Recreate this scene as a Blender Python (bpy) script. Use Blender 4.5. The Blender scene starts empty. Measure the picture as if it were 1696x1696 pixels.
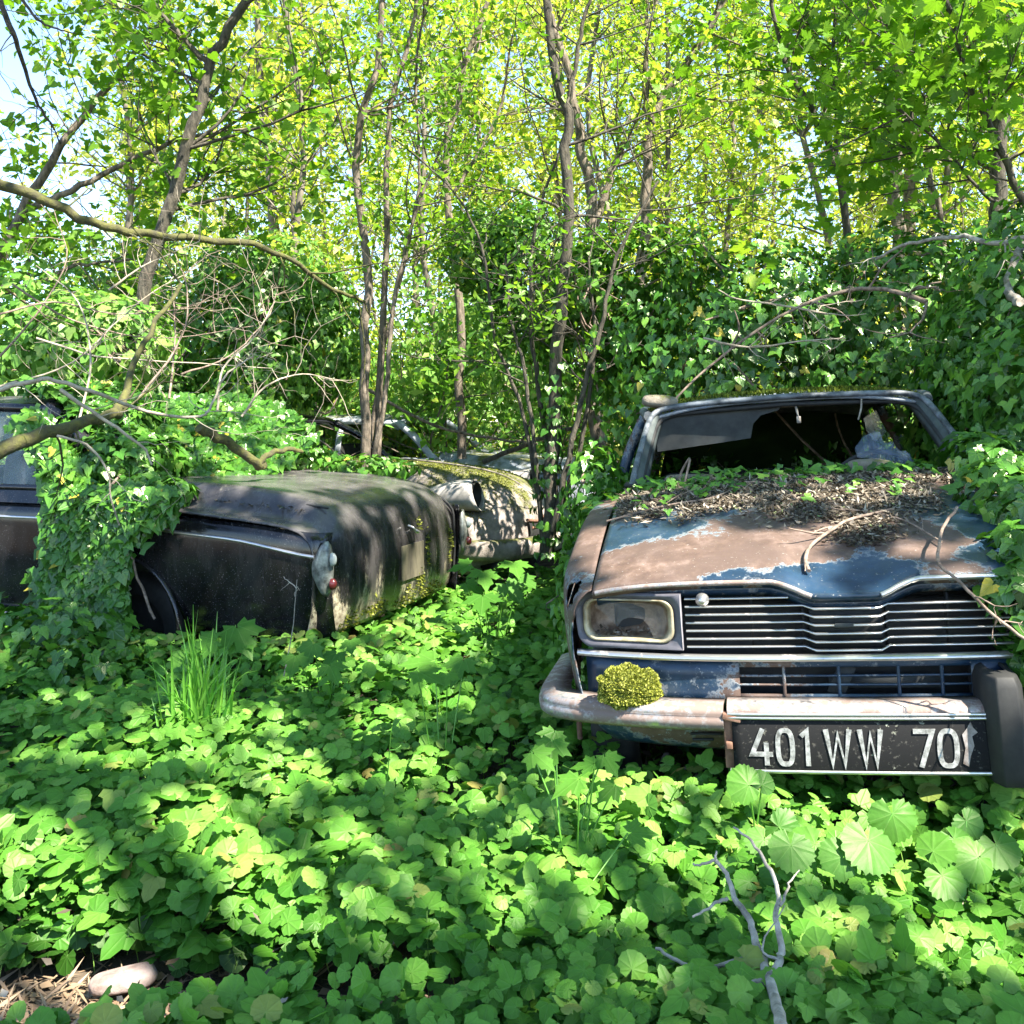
import bpy, math
import numpy as np
from math import sin, cos, pi, radians, atan2, sqrt
from mathutils import Matrix, Vector, Euler
C = bpy.context.scene.collection
sc = bpy.context.scene

# ---------------------------------------------------------------- camera
F0, HX, HY, CAMH = 1580.0, 848.0, 690.0, 1.25
cam = bpy.data.cameras.new("camera"); camo = bpy.data.objects.new("camera", cam); C.objects.link(camo)
camo.location = (0, 0, CAMH); camo.rotation_euler = (radians(90), 0, 0)
cam.sensor_width = 36; cam.lens = F0/1696*36; cam.shift_y = -(848-HY)/1696
cam.clip_start = 0.05; cam.clip_end = 500
sc.camera = camo
# ---------------------------------------------------------------- sky, sun, exposure
SUN = Vector((0.45, -0.40, 0.80)).normalized()
w = bpy.data.worlds.new("World"); sc.world = w; w.use_nodes = True
nt = w.node_tree; bg = nt.nodes["Background"]
sky = nt.nodes.new("ShaderNodeTexSky"); sky.sky_type = 'NISHITA'; sky.sun_disc = False
sky.sun_elevation = math.asin(SUN.z); sky.sun_rotation = atan2(SUN.x, SUN.y)
sky.air_density = 1.0; sky.dust_density = 0.15; sky.altitude = 1500; sky.ozone_density = 1.5
nt.links.new(sky.outputs[0], bg.inputs[0]); bg.inputs[1].default_value = 0.115
sl = bpy.data.lights.new("sun", 'SUN'); sl.energy = 5.0; sl.angle = radians(0.53); sl.color = (1, .94, .84)
so = bpy.data.objects.new("sun", sl); C.objects.link(so)
so.rotation_euler = SUN.to_track_quat('Z', 'Y').to_euler(); so.location = (3, -3, 9)
sc.view_settings.view_transform = 'Standard'; sc.view_settings.look = 'None'
sc.view_settings.exposure = 2.3; sc.view_settings.gamma = 1
sc.cycles.max_bounces = 7; sc.cycles.diffuse_bounces = 4; sc.cycles.glossy_bounces = 2
sc.cycles.transmission_bounces = 5; sc.cycles.transparent_max_bounces = 6
sc.cycles.caustics_reflective = False; sc.cycles.caustics_refractive = False

# ================================================================ helpers
R = np.random.default_rng(7)
def pix(px, py, Y): return np.array([(px-HX)/F0*Y, Y, CAMH-(py-HY)/F0*Y])
def frame(loc, yaw=0, roll=0, pitch=0):
    return Matrix.Translation(Vector(loc)) @ Matrix.Rotation(radians(yaw), 4, 'Z') @ Matrix.Rotation(radians(roll), 4, 'Y') @ Matrix.Rotation(radians(pitch), 4, 'X')
def loc_on(M, px, py, axis, val):
    Mi = np.array(M.inverted()); c = Mi[:3, :3] @ np.array([0, 0, CAMH]) + Mi[:3, 3]
    d = Mi[:3, :3] @ np.array([(px-HX)/F0, 1, -(py-HY)/F0]); k = (val-c[axis])/d[axis]
    return c+k*d
def smooth(x, a, b):
    t = np.clip((np.asarray(x, float)-a)/(b-a), 0, 1); return t*t*(3-2*t)
class VN:                                   # smooth value noise on a lattice
    def __init__(s, seed): s.t = np.random.default_rng(seed).random((64, 64))
    def __call__(s, x, y):
        x = np.asarray(x, float); y = np.asarray(y, float)
        xi = np.floor(x).astype(int); yi = np.floor(y).astype(int); fx = x-xi; fy = y-yi
        fx = fx*fx*(3-2*fx); fy = fy*fy*(3-2*fy); t = s.t
        return (t[xi % 64, yi % 64]*(1-fx)+t[(xi+1) % 64, yi % 64]*fx)*(1-fy)+(t[xi % 64, (yi+1) % 64]*(1-fx)+t[(xi+1) % 64, (yi+1) % 64]*fx)*fy
N1, N2, N3 = VN(1), VN(2), VN(3)
def tag(o, label=None, cat=None, group=None, kind=None):
    if label: o['label'] = label
    if cat: o['category'] = cat
    if group: o['group'] = group
    if kind: o['kind'] = kind
    return o
def empty(name, M, label, cat, group=None):
    o = bpy.data.objects.new(name, None); C.objects.link(o); o.matrix_world = M; o.empty_display_size = .1
    return tag(o, label, cat, group)
class MB:
    def __init__(s): s.V = []; s.F = []; s.T = []; s.U = []; s.n = 0
    def add(s, V, F, tint=.5, uv=None):
        V = np.asarray(V, float).reshape(-1, 3); F = np.asarray(F, int)
        s.V.append(V); s.F.append(F+s.n)
        s.T.append(np.full(len(V), tint) if np.isscalar(tint) else np.asarray(tint))
        s.U.append(V*0 if uv is None else uv); s.n += len(V); return s
    def grid(s, P, closed=False, tint=.5, flip=False):
        P = np.asarray(P, float); a, b = P.shape[:2]; i = np.arange(a*b).reshape(a, b)
        if closed: i = np.hstack([i, i[:, :1]])
        q = np.stack([i[:-1, :-1], i[:-1, 1:], i[1:, 1:], i[1:, :-1]], -1).reshape(-1, 4)
        if flip: q = q[:, ::-1]
        return s.add(P.reshape(-1, 3), q, tint)
    def tube(s, path, rad, k=6, tint=.5, cap=True):
        P = np.asarray(path, float); n = len(P); rad = np.full(n, rad) if np.isscalar(rad) else np.asarray(rad, float)
        T = np.gradient(P, axis=0); T /= np.linalg.norm(T, axis=1)[:, None]+1e-9
        up = np.array([0, 0, 1.]) if abs(T[0][2]) < .9 else np.array([1., 0, 0])
        A = np.cross(T, up); A /= np.linalg.norm(A, axis=1)[:, None]+1e-9; B = np.cross(T, A)
        th = np.arange(k)*2*pi/k
        G = P[:, None]+rad[:, None, None]*(np.cos(th)[None, :, None]*A[:, None]+np.sin(th)[None, :, None]*B[:, None])
        s.grid(G, closed=True, tint=tint, flip=True)
        if cap:
            s.add(G[0], [list(range(k))], tint); s.add(G[-1], [list(range(k))[::-1]], tint)
        return s
    def box(s, c, size, rot=None, tint=.5):
        x, y, z = [v/2 for v in size]
        V = np.array([[-x,-y,-z],[x,-y,-z],[x,y,-z],[-x,y,-z],[-x,-y,z],[x,-y,z],[x,y,z],[-x,y,z]])
        if rot is not None: V = V @ np.array(Euler([radians(a) for a in rot]).to_matrix()).T
        return s.add(V+np.array(c), [[0,3,2,1],[4,5,6,7],[0,1,5,4],[1,2,6,5],[2,3,7,6],[3,0,4,7]], tint)
    def sweep(s, path, prof, frames, closed=True):  # prof (k,2) in given side/up frames
        P = np.asarray(path, float); prof = np.asarray(prof, float)
        G = np.stack([P[i]+prof[:, :1]*frames[i][0]+prof[:, 1:]*frames[i][1] for i in range(len(P))])
        s.grid(G, closed=closed)
        if closed:
            k = len(prof); s.add(G[0], [list(range(k))[::-1]]); s.add(G[-1], [list(range(k))])
        return s
    def build(s, name, mat, parent=None, sm=True, label=None):
        me = bpy.data.meshes.new(name)
        V = np.concatenate(s.V); me.vertices.add(len(V)); me.vertices.foreach_set("co", V.astype(np.float32).ravel())
        lt = np.concatenate([np.full(len(f), f.shape[1]) for f in s.F]); li = np.concatenate([f.ravel() for f in s.F])
        me.loops.add(len(li)); me.loops.foreach_set("vertex_index", li.astype(np.int32))
        me.polygons.add(len(lt)); me.polygons.foreach_set("loop_start", np.concatenate([[0], np.cumsum(lt)[:-1]]).astype(np.int32))
        me.polygons.foreach_set("use_smooth", np.full(len(lt), sm))
        a = me.attributes.new("tint", 'FLOAT', 'POINT'); a.data.foreach_set("value", np.concatenate(s.T).astype(np.float32))
        if any(np.any(u) for u in s.U):
            a = me.attributes.new("luv", 'FLOAT_VECTOR', 'POINT'); a.data.foreach_set("vector", np.concatenate(s.U).astype(np.float32).ravel())
        me.update(calc_edges=True)
        if mat: me.materials.append(mat)
        o = bpy.data.objects.new(name, me); C.objects.link(o)
        if parent: o.parent = parent
        if label: o['label'] = label
        return o
def mod(o, solid=0, off=-1, bevel=0, sub=0):
    if solid: m = o.modifiers.new("s", 'SOLIDIFY'); m.thickness = solid; m.offset = off
    if bevel: m = o.modifiers.new("b", 'BEVEL'); m.width = bevel; m.segments = 2; m.limit_method = 'ANGLE'
    if sub: m = o.modifiers.new("u", 'SUBSURF'); m.levels = sub; m.render_levels = sub
    return o
def cr(pts, n):                              # Catmull-Rom resample
    P = np.asarray(pts, float); P = np.vstack([2*P[0]-P[1], P, 2*P[-1]-P[-2]]); m = len(P)-3
    t = np.linspace(0, m-1e-6, n); i = t.astype(int); f = (t-i)[:, None]
    a, b, c, d = P[i], P[i+1], P[i+2], P[i+3]
    return .5*(2*b+(c-a)*f+(2*a-5*b+4*c-d)*f**2+(3*b-a-3*c+d)*f**3)
def copy_tree(o, parent=None):
    c = o.copy(); C.objects.link(c); c.parent = parent
    for ch in list(o.children): copy_tree(ch, c)
    return c

# ================================================================ materials
def newmat(name):
    m = bpy.data.materials.new(name); m.use_nodes = True; t = m.node_tree
    return m, t, t.nodes["Principled BSDF"]
def nd(t, k, **kw):
    n = t.nodes.new(k)
    for a, b in kw.items(): setattr(n, a, b)
    return n
def noise(t, scale, detail=5, rough=.6, stretch=None, dist=0):
    tc = nd(t, "ShaderNodeTexCoord"); n = nd(t, "ShaderNodeTexNoise")
    n.inputs["Scale"].default_value = scale; n.inputs["Detail"].default_value = detail; n.inputs["Roughness"].default_value = rough
    n.inputs["Distortion"].default_value = dist
    if stretch:
        mp = nd(t, "ShaderNodeMapping"); mp.inputs["Scale"].default_value = stretch
        t.links.new(tc.outputs["Object"], mp.inputs[0]); t.links.new(mp.outputs[0], n.inputs[0])
    else: t.links.new(tc.outputs["Object"], n.inputs[0])
    return n.outputs[0]
def ramp(t, fac, stops):
    r = nd(t, "ShaderNodeValToRGB"); e = r.color_ramp.elements
    while len(e) < len(stops): e.new(.5)
    for q, (p, c) in zip(e, stops): q.position = p; q.color = (*c, 1) if len(c) == 3 else c
    t.links.new(fac, r.inputs[0]); return r.outputs[0]
def mix(t, fac, a, b, mode='MIX'):
    m = nd(t, "ShaderNodeMix", data_type='RGBA', blend_type=mode)
    for s, v in ((0, fac), (6, a), (7, b)):
        if isinstance(v, bpy.types.NodeSocket): t.links.new(v, m.inputs[s])
        else: m.inputs[s].default_value = v if s == 0 else (*v, 1)
    return m.outputs[2]
def math_(t, op, a, b, clamp=False):
    m = nd(t, "ShaderNodeMath", operation=op, use_clamp=clamp)
    for s, v in ((0, a), (1, b)):
        if isinstance(v, bpy.types.NodeSocket): t.links.new(v, m.inputs[s])
        elif v is not None: m.inputs[s].default_value = v
    return m.outputs[0]
def bump(t, b, h, s=.3, d=.01):
    n = nd(t, "ShaderNodeBump"); n.inputs["Strength"].default_value = s; n.inputs["Distance"].default_value = d
    t.links.new(h, n.inputs["Height"]); t.links.new(n.outputs[0], b.inputs["Normal"])
def setv(b, **kw):
    for k, v in kw.items(): b.inputs[k.replace("_", " ")].default_value = v
W01 = lambda a, b: [(a, (0, 0, 0)), (b, (1, 1, 1))]

def m_simple(name, c1, c2, scale=20, rough=.8, metal=0, bs=.3, bd=.004, stretch=None, spec=.5, detail=6):
    m, t, b = newmat(name); n = noise(t, scale, detail, .65, stretch)
    t.links.new(ramp(t, n, [(.35, c1), (.65, c2)]), b.inputs["Base Color"])
    setv(b, Roughness=rough, Metallic=metal); b.inputs["Specular IOR Level"].default_value = spec
    bump(t, b, n, bs, bd); return m
def leaf_mat(name, stops, trans=.4, tcol=(1.3, 1.3, .6), gloss=.06, rough=.4, veins=False, rnd=.0):
    m = bpy.data.materials.new(name); m.use_nodes = True; t = m.node_tree; t.nodes.clear()
    at = nd(t, "ShaderNodeAttribute", attribute_name="tint"); f = at.outputs["Fac"]
    if rnd:
        oi = nd(t, "ShaderNodeObjectInfo"); f = math_(t, 'ADD', f, math_(t, 'MULTIPLY', math_(t, 'SUBTRACT', oi.outputs["Random"], .5), rnd), True)
    col = ramp(t, f, stops)
    ns = noise(t, 60, 3); col = mix(t, math_(t, 'MULTIPLY', ns, .5), col, (.03, .07, .01), 'MIX') if veins else col
    d = nd(t, "ShaderNodeBsdfDiffuse"); tr = nd(t, "ShaderNodeBsdfTranslucent"); g = nd(t, "ShaderNodeBsdfGlossy")
    g.inputs["Roughness"].default_value = rough; g.inputs["Color"].default_value = (.95, .95, .8, 1)
    if veins:
        lu = nd(t, "ShaderNodeAttribute", attribute_name="luv"); sp = nd(t, "ShaderNodeSeparateXYZ"); t.links.new(lu.outputs["Vector"], sp.inputs[0])
        an = math_(t, 'ARCTAN2', sp.outputs[0], sp.outputs[1])
        v = math_(t, 'ABSOLUTE', math_(t, 'SINE', math_(t, 'MULTIPLY', an, 4.5), None), None)
        rr = nd(t, "ShaderNodeVectorMath", operation='LENGTH'); t.links.new(lu.outputs["Vector"], rr.inputs[0])
        v = math_(t, 'MULTIPLY', v, rr.outputs["Value"])
        vm = ramp(t, v, [(.0, (1, 1, 1)), (.055, (0, 0, 0))])
        col = mix(t, math_(t, 'MULTIPLY', vm, .28), col, (.22, .36, .10))
        bn = nd(t, "ShaderNodeBump"); bn.inputs["Strength"].default_value = .25; bn.inputs["Distance"].default_value = .004
        hh = math_(t, 'ADD', ramp(t, v, [(.0, (0, 0, 0)), (.25, (1, 1, 1))]), math_(t, 'MULTIPLY', noise(t, 90, 2), .5))
        t.links.new(hh, bn.inputs["Height"])
        for q in (d, tr, g): t.links.new(bn.outputs[0], q.inputs["Normal"])
    t.links.new(col, d.inputs["Color"])
    t.links.new(mix(t, 1.0, col, tcol, 'MULTIPLY'), tr.inputs["Color"])
    a = nd(t, "ShaderNodeMixShader"); a.inputs[0].default_value = trans
    t.links.new(d.outputs[0], a.inputs[1]); t.links.new(tr.outputs[0], a.inputs[2])
    c = nd(t, "ShaderNodeMixShader"); c.inputs[0].default_value = gloss
    t.links.new(a.outputs[0], c.inputs[1]); t.links.new(g.outputs[0], c.inputs[2])
    o = nd(t, "ShaderNodeOutputMaterial"); t.links.new(c.outputs[0], o.inputs[0]); return m
M = {}
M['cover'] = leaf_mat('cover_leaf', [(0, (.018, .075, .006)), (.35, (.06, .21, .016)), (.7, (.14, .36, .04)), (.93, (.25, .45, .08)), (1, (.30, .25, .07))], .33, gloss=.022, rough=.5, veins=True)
M['maple'] = leaf_mat('maple_leaf', [(0, (.045, .16, .016)), (1, (.12, .30, .035))], .35, gloss=.02, rough=.5, veins=True)
M['ivy'] = leaf_mat('ivy_leaf', [(0, (.016, .07, .007)), (.45, (.06, .20, .018)), (.8, (.14, .33, .035)), (.93, (.2, .36, .06)), (.97, (.48, .40, .05))], .26, gloss=.045, rough=.33, veins=True)
M['hedge'] = leaf_mat('thicket_leaf', [(0, (.03, .11, .012)), (.5, (.10, .25, .025)), (.85, (.2, .38, .05)), (1, (.38, .38, .05))], .35, gloss=.04)
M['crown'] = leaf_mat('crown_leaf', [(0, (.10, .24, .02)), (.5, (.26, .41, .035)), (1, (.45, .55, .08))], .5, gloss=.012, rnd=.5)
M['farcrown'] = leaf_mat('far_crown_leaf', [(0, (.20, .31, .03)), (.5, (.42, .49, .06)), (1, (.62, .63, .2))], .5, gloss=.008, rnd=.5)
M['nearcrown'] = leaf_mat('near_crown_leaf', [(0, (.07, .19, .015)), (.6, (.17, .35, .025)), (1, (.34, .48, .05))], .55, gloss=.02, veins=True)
M['shrub'] = leaf_mat('shrub_leaf', [(0, (.06, .17, .025)), (.5, (.14, .31, .05)), (1, (.34, .46, .13))], .4, gloss=.015, rnd=.4)
M['grass'] = leaf_mat('grass_blade', [(0, (.06, .24, .02)), (1, (.18, .42, .05))], .35)
M['litter'] = leaf_mat('dead_leaf', [(0, (.03, .022, .014)), (.45, (.10, .078, .055)), (.8, (.24, .20, .155)), (.92, (.40, .36, .30)), (1, (.24, .30, .12))], .1, tcol=(1, .9, .7), gloss=.03)
M['bark'] = m_simple('bark', (.05, .04, .025), (.22, .175, .13), 30, .9, bs=1, bd=.02, stretch=(1, 1, .3))
M['barkdark'] = m_simple('dark_bark', (.02, .018, .012), (.10, .085, .06), 32, .9, bs=1, bd=.02, stretch=(1, 1, .35))
M['barkfar'] = m_simple('far_bark', (.06, .05, .035), (.2, .17, .13), 10, .9, stretch=(1, 1, .3))
M['deadwood'] = m_simple('dead_wood', (.2, .16, .11), (.42, .36, .27), 25, .85, bs=.5)
M['twigwood'] = m_simple('twig_bark', (.10, .07, .05), (.30, .22, .165), 40, .85, bs=.5)
M['greywood'] = m_simple('grey_wood', (.14, .12, .095), (.42, .38, .32), 30, .8, bs=.5)
M['mossbark'] = m_simple('mossy_bark', (.05, .045, .022), (.10, .10, .022), 28, .95, bs=1, bd=.012)
M['moss'] = leaf_mat('moss_tuft', [(0, (.035, .05, .006)), (.5, (.13, .15, .018)), (1, (.33, .34, .07))], .2, gloss=.01)
M['mossbright'] = leaf_mat('bright_moss_tuft', [(0, (.07, .09, .01)), (.5, (.24, .26, .04)), (1, (.46, .46, .13))], .2, gloss=.0)
M['mossdark'] = leaf_mat('dark_moss_tuft', [(0, (.03, .045, .006)), (.5, (.08, .11, .012)), (1, (.17, .2, .03))], .2, gloss=.01)
M['stone'] = m_simple('stone', (.2, .17, .13), (.42, .38, .32), 14, .9, bs=.6, bd=.01)
M['soil'] = m_simple('soil', (.03, .022, .014), (.10, .075, .05), 9, 1, bs=.8, bd=.03)
M['straw'] = leaf_mat('straw', [(0, (.2, .13, .08)), (1, (.32, .235, .15))], .1, tcol=(1, .9, .7))
M['frame'] = m_simple('weathered_frame_paint', (.02, .025, .03), (.20, .22, .24), 16, .55, .2)
M['frame2'] = m_simple('dull_pillar', (.02, .028, .028), (.075, .09, .085), 9, .6)
M['rubber'] = m_simple('rubber', (.012, .012, .012), (.05, .045, .035), 12, .8)
M['black'] = m_simple('black_plastic', (.006, .006, .006), (.02, .02, .018), 15, .7, bs=.2)
M['cloth'] = m_simple('dark_cloth', (.008, .009, .008), (.025, .026, .022), 12, .95)
M['darkgrey'] = m_simple('grey_lining', (.025, .028, .028), (.055, .06, .057), 8, .85, bs=.1)
M['bezel'] = m_simple('bezel_plastic', (.05, .048, .055), (.12, .115, .13), 7, .5, bs=.15)
M['rustbrown'] = m_simple('rust', (.10, .045, .025), (.27, .15, .10), 14, .9, bs=.5)
M['rimyellow'] = m_simple('tarnished_rim', (.22, .17, .09), (.55, .48, .33), 18, .55, .3)

def m_chrome(name, tarn=.5, base=(.55, .54, .52), rc=(.22, .165, .135)):
    m, t, b = newmat(name); n = noise(t, 35, 6, .7); n2 = noise(t, 5, 3)
    f = ramp(t, math_(t, 'ADD', math_(t, 'MULTIPLY', n, .6), math_(t, 'MULTIPLY', n2, .4)), W01(.60-tarn*.25, .70-tarn*.2))
    t.links.new(mix(t, f, base, rc), b.inputs["Base Color"])
    t.links.new(math_(t, 'SUBTRACT', .85, math_(t, 'MULTIPLY', f, .85)), b.inputs["Metallic"])
    t.links.new(math_(t, 'ADD', math_(t, 'MULTIPLY', f, .5), .28), b.inputs["Roughness"]); bump(t, b, n, .35, .003); return m
M['chrome'] = m_chrome('worn_chrome', .1); M['chromerust'] = m_chrome('dusty_rusted_chrome', .75, (.45, .43, .42), (.19, .135, .11))

# blue paint flaking to pink-brown rust; bias() shifts where the rust lies in the car's own space
def m_bluerust(name, hood=False, more=0.0):
    m, t, b = newmat(name)
    n = noise(t, 3.1, 8, .62, dist=.6); f = math_(t, 'ADD', n, more)
    if hood:
        tc = nd(t, "ShaderNodeTexCoord")
        def spot(cx, cy, rx, ry, amt):
            mp = nd(t, "ShaderNodeMapping"); mp.inputs["Location"].default_value = (-cx/rx, -cy/ry, 0); mp.inputs["Scale"].default_value = (1/rx, 1/ry, 0)
            t.links.new(tc.outputs["Object"], mp.inputs[0]); v = nd(t, "ShaderNodeVectorMath", operation='LENGTH'); t.links.new(mp.outputs[0], v.inputs[0])
            return math_(t, 'MULTIPLY', math_(t, 'SUBTRACT', 1.0, v.outputs["Value"], True), amt)
        for s in ((-.42, .16, .5, .26, .38), (0.02, .34, .42, .22, .34), (.27, .2, .17, .13, .5), (-.6, .42, .22, .2, -.35), (.0, -.02, .26, .14, -.55), (.55, .2, .24, .5, -.4), (-.3, .02, .12, .05, -.2), (-.2, .3, .25, .08, -.2)):
            f = math_(t, 'ADD', f, spot(*s))
    fine = noise(t, 28, 6, .7); f = math_(t, 'ADD', f, math_(t, 'MULTIPLY', math_(t, 'SUBTRACT', fine, .5), .34)); f = math_(t, 'ADD', f, math_(t, 'MULTIPLY', math_(t, 'SUBTRACT', noise(t, 90, 4, .7), .5), .14))
    fr = ramp(t, f, W01(.532, .548)); edge = ramp(t, f, [(.49, (0, 0, 0)), (.53, (1, 1, 1)), (.555, (0, 0, 0))])
    blue = ramp(t, noise(t, 9, 5), [(.3, (.008, .019, .034)), (.55, (.014, .037, .070)), (.8, (.05, .07, .09))])
    rust = ramp(t, noise(t, 16, 8, .7), [(.25, (.04, .021, .014)), (.5, (.115, .072, .052)), (.75, (.25, .178, .148))])
    rust = mix(t, ramp(t, noise(t, 5.5, 8, .7), [(.42, (.85, .85, .85)), (.66, (0, 0, 0))]), rust, (.075, .048, .037)); col = mix(t, fr, blue, rust); col = mix(t, math_(t, 'MULTIPLY', edge, .5), col, (.34, .36, .36))
    sp = ramp(t, noise(t, 120, 2), W01(.68, .72)); col = mix(t, math_(t, 'MULTIPLY', sp, .5), col, (.4, .38, .34))
    t.links.new(col, b.inputs["Base Color"])
    t.links.new(math_(t, 'ADD', math_(t, 'MULTIPLY', fr, .35), .32), b.inputs["Roughness"])
    bump(t, b, math_(t, 'ADD', math_(t, 'MULTIPLY', fr, -1.0), fine), .35, .003); return m
M['bluehood'] = m_bluerust('flaking_blue_hood_paint', True); M['blue'] = m_bluerust('flaking_blue_paint', more=.02); M['bluepanel'] = m_bluerust('blue_panel_paint', more=-.05)
M['fender'] = m_bluerust('rusted_fender_paint', more=.12)

def m_blackpaint(name, lichen=0.0, c=(.004, .004, .005), worn=(.035, .034, .034)):
    m, t, b = newmat(name)
    n = noise(t, 2.2, 7, .62, dist=.4); n2 = noise(t, 7, 8, .75, stretch=(1, 1, .22))
    f = math_(t, 'ADD', math_(t, 'MULTIPLY', n, .3 if lichen else .5), math_(t, 'MULTIPLY', n2, .7 if lichen else .5))
    col = mix(t, ramp(t, f, W01(.42, .72)), c, worn)
    if lichen:
        tc = nd(t, 'ShaderNodeTexCoord'); so_ = nd(t, 'ShaderNodeSeparateXYZ'); t.links.new(tc.outputs['Object'], so_.inputs[0]); low = math_(t, 'MULTIPLY', math_(t, 'SUBTRACT', .62, so_.outputs[2], True), .42)
        l = ramp(t, math_(t, 'ADD', math_(t, 'ADD', noise(t, 6, 10, .8, stretch=(1, 1, .35)), low), lichen-.53), W01(.58, .64))
        col = mix(t, l, col, ramp(t, noise(t, 50, 4), [(.3, (.12, .09, .055)), (.6, (.34, .31, .22)), (.8, (.30, .33, .10))]))
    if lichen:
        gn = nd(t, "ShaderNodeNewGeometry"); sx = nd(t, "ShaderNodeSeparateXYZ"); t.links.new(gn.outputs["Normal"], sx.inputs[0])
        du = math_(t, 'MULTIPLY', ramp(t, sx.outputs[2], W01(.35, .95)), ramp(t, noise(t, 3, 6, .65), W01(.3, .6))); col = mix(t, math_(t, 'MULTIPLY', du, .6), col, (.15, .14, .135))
    sp = ramp(t, noise(t, 160, 2), W01(.66, .7)); col = mix(t, math_(t, 'MULTIPLY', sp, .35), col, (.3, .3, .28))
    t.links.new(col, b.inputs["Base Color"]); b.inputs["Specular IOR Level"].default_value = .5
    t.links.new(math_(t, 'ADD', math_(t, 'MULTIPLY', n2, .35), .0 if not lichen else .08), b.inputs["Roughness"]); bump(t, b, n2, .15, .003); return m
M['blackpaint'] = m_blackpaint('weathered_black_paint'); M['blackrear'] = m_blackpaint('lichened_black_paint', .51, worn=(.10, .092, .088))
def m_mossy(name, base1, base2, amt):
    m, t, b = newmat(name); n = noise(t, 4, 9, .7); up = nd(t, "ShaderNodeNewGeometry"); sp = nd(t, "ShaderNodeSeparateXYZ"); t.links.new(up.outputs["Normal"], sp.inputs[0])
    f = math_(t, 'ADD', n, math_(t, 'MULTIPLY', sp.outputs[2], amt)); f = math_(t, 'ADD', f, math_(t, 'MULTIPLY', math_(t, 'SUBTRACT', noise(t, 14, 6, .7), .5), .3)); k = ramp(t, f, W01(.71, .82))
    base = ramp(t, noise(t, 13, 8, .7), [(.3, base1), (.7, base2)])
    ms = ramp(t, noise(t, 60, 5, .8), [(.3, (.035, .045, .01)), (.55, (.12, .125, .025)), (.8, (.25, .24, .08))])
    t.links.new(mix(t, k, base, ms), b.inputs["Base Color"]); setv(b, Roughness=.75); bump(t, b, math_(t, 'ADD', noise(t, 45, 6, .8), k), .8, .012); return m
M['mossycar'] = m_mossy('grey_paint_under_moss', (.13, .11, .09), (.36, .31, .27), .36)
M['greycar'] = m_mossy('pale_grey_paint', (.22, .24, .27), (.42, .45, .49), .06)
M['roofmoss'] = m_mossy('mossy_roof', (.10, .13, .17), (.38, .40, .42), .25)
M['stonemoss'] = m_mossy('mossy_stone', (.10, .085, .06), (.30, .26, .2), .24)
def m_glass(name, c, a, rough=.1):
    m, t, b = newmat(name); setv(b, Roughness=rough); b.inputs["Base Color"].default_value = (*c, 1)
    f = ramp(t, noise(t, 8, 6, .7), [(.3, (a*.6,)*3), (.7, (min(1, a*1.5),)*3)]); t.links.new(f, b.inputs["Alpha"]); return m
M['glass'] = m_glass('dirty_glass', (.25, .3, .28), .45); M['lens'] = m_glass('headlight_glass', (.35, .33, .3), .10, .12)
M['plasticblue'] = m_glass('blue_clear_plastic', (.13, .19, .27), .30, .08)
def m_plate():
    m, t, b = newmat('plate_paint'); f = ramp(t, noise(t, 12, 9, .8), W01(.53, .6)); f2 = ramp(t, noise(t, 70, 4, .7), W01(.58, .66))
    col = mix(t, math_(t, 'MULTIPLY', f, f2), (.006, .006, .006), (.26, .27, .2)); col = mix(t, math_(t, 'MULTIPLY', f2, .2), col, (.2, .19, .16))
    t.links.new(col, b.inputs["Base Color"]); setv(b, Roughness=.7); b.inputs['Specular IOR Level'].default_value = .2; bump(t, b, f2, .2, .001); return m
M['plate'] = m_plate(); M['letter'] = m_simple('letter_paint', (.10, .10, .09), (.40, .40, .38), 55, .7, detail=9)
def m_lamp(name, c, em=0):
    m, t, b = newmat(name); b.inputs["Base Color"].default_value = (*c, 1); setv(b, Roughness=.25); bump(t, b, noise(t, 80, 2), .3, .002); return m
M['redlens'] = m_lamp('red_lens', (.07, .012, .012)); M['clearlens'] = m_lamp('clear_lens', (.22, .25, .24))

# ================================================================ leaf templates and placing
def fan(rim, cup=.12, fold=0):
    rim = np.asarray(rim, float); n = len(rim); c = np.array([[0, .12*rim[:, 1].max(), 0]])
    r = np.linalg.norm(rim, axis=1); z = cup*r**2-fold*np.abs(rim[:, 0])
    V = np.vstack([c, np.c_[rim, -z]]); F = [[0, i+1, i+2] for i in range(n-1)]
    return V, np.array(F)
def round_leaf(n=17, seed=0):
    g = np.random.default_rng(seed); a = np.linspace(-pi*.94, pi*.94, n); sc_ = 1+.035*np.cos(np.arange(n)*pi)+.035*g.standard_normal(n)
    r = .5*sc_*(1-.10*np.exp(-(np.abs(a)-pi)**2*4)); rim = np.c_[np.sin(a)*r*1.08, np.cos(a)*r*.95+.12]
    if n < 12: return fan(rim, .35, 0)
    c = np.array([[0, 0, .0]]); mid = rim*.52; bend = g.uniform(-.08, .12); w1 = g.uniform(-.03, .03, n)
    zz = lambda q, k: -(k*(q**2).sum(1)*.35+bend*np.abs(q[:, 0])*.5); V = np.vstack([c, np.c_[mid, zz(mid, .5)+.006*np.cos(np.arange(n)*pi)], np.c_[rim, zz(rim, 1)+w1]])
    F = [[0, i+1, i+2] for i in range(n-1)]+[[i+1, i+1+n, i+2+n] for i in range(n-1)]+[[i+1, i+2+n, i+2] for i in range(n-1)]; return V, np.array(F)
def lobed(pts, cup=.25, fold=.1): 
    p = np.array(pts); rim = np.vstack([p*[-1, 1], p[::-1][1:] if p[-1][0] == 0 else p[::-1]]); return fan(rim, cup, fold)
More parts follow.
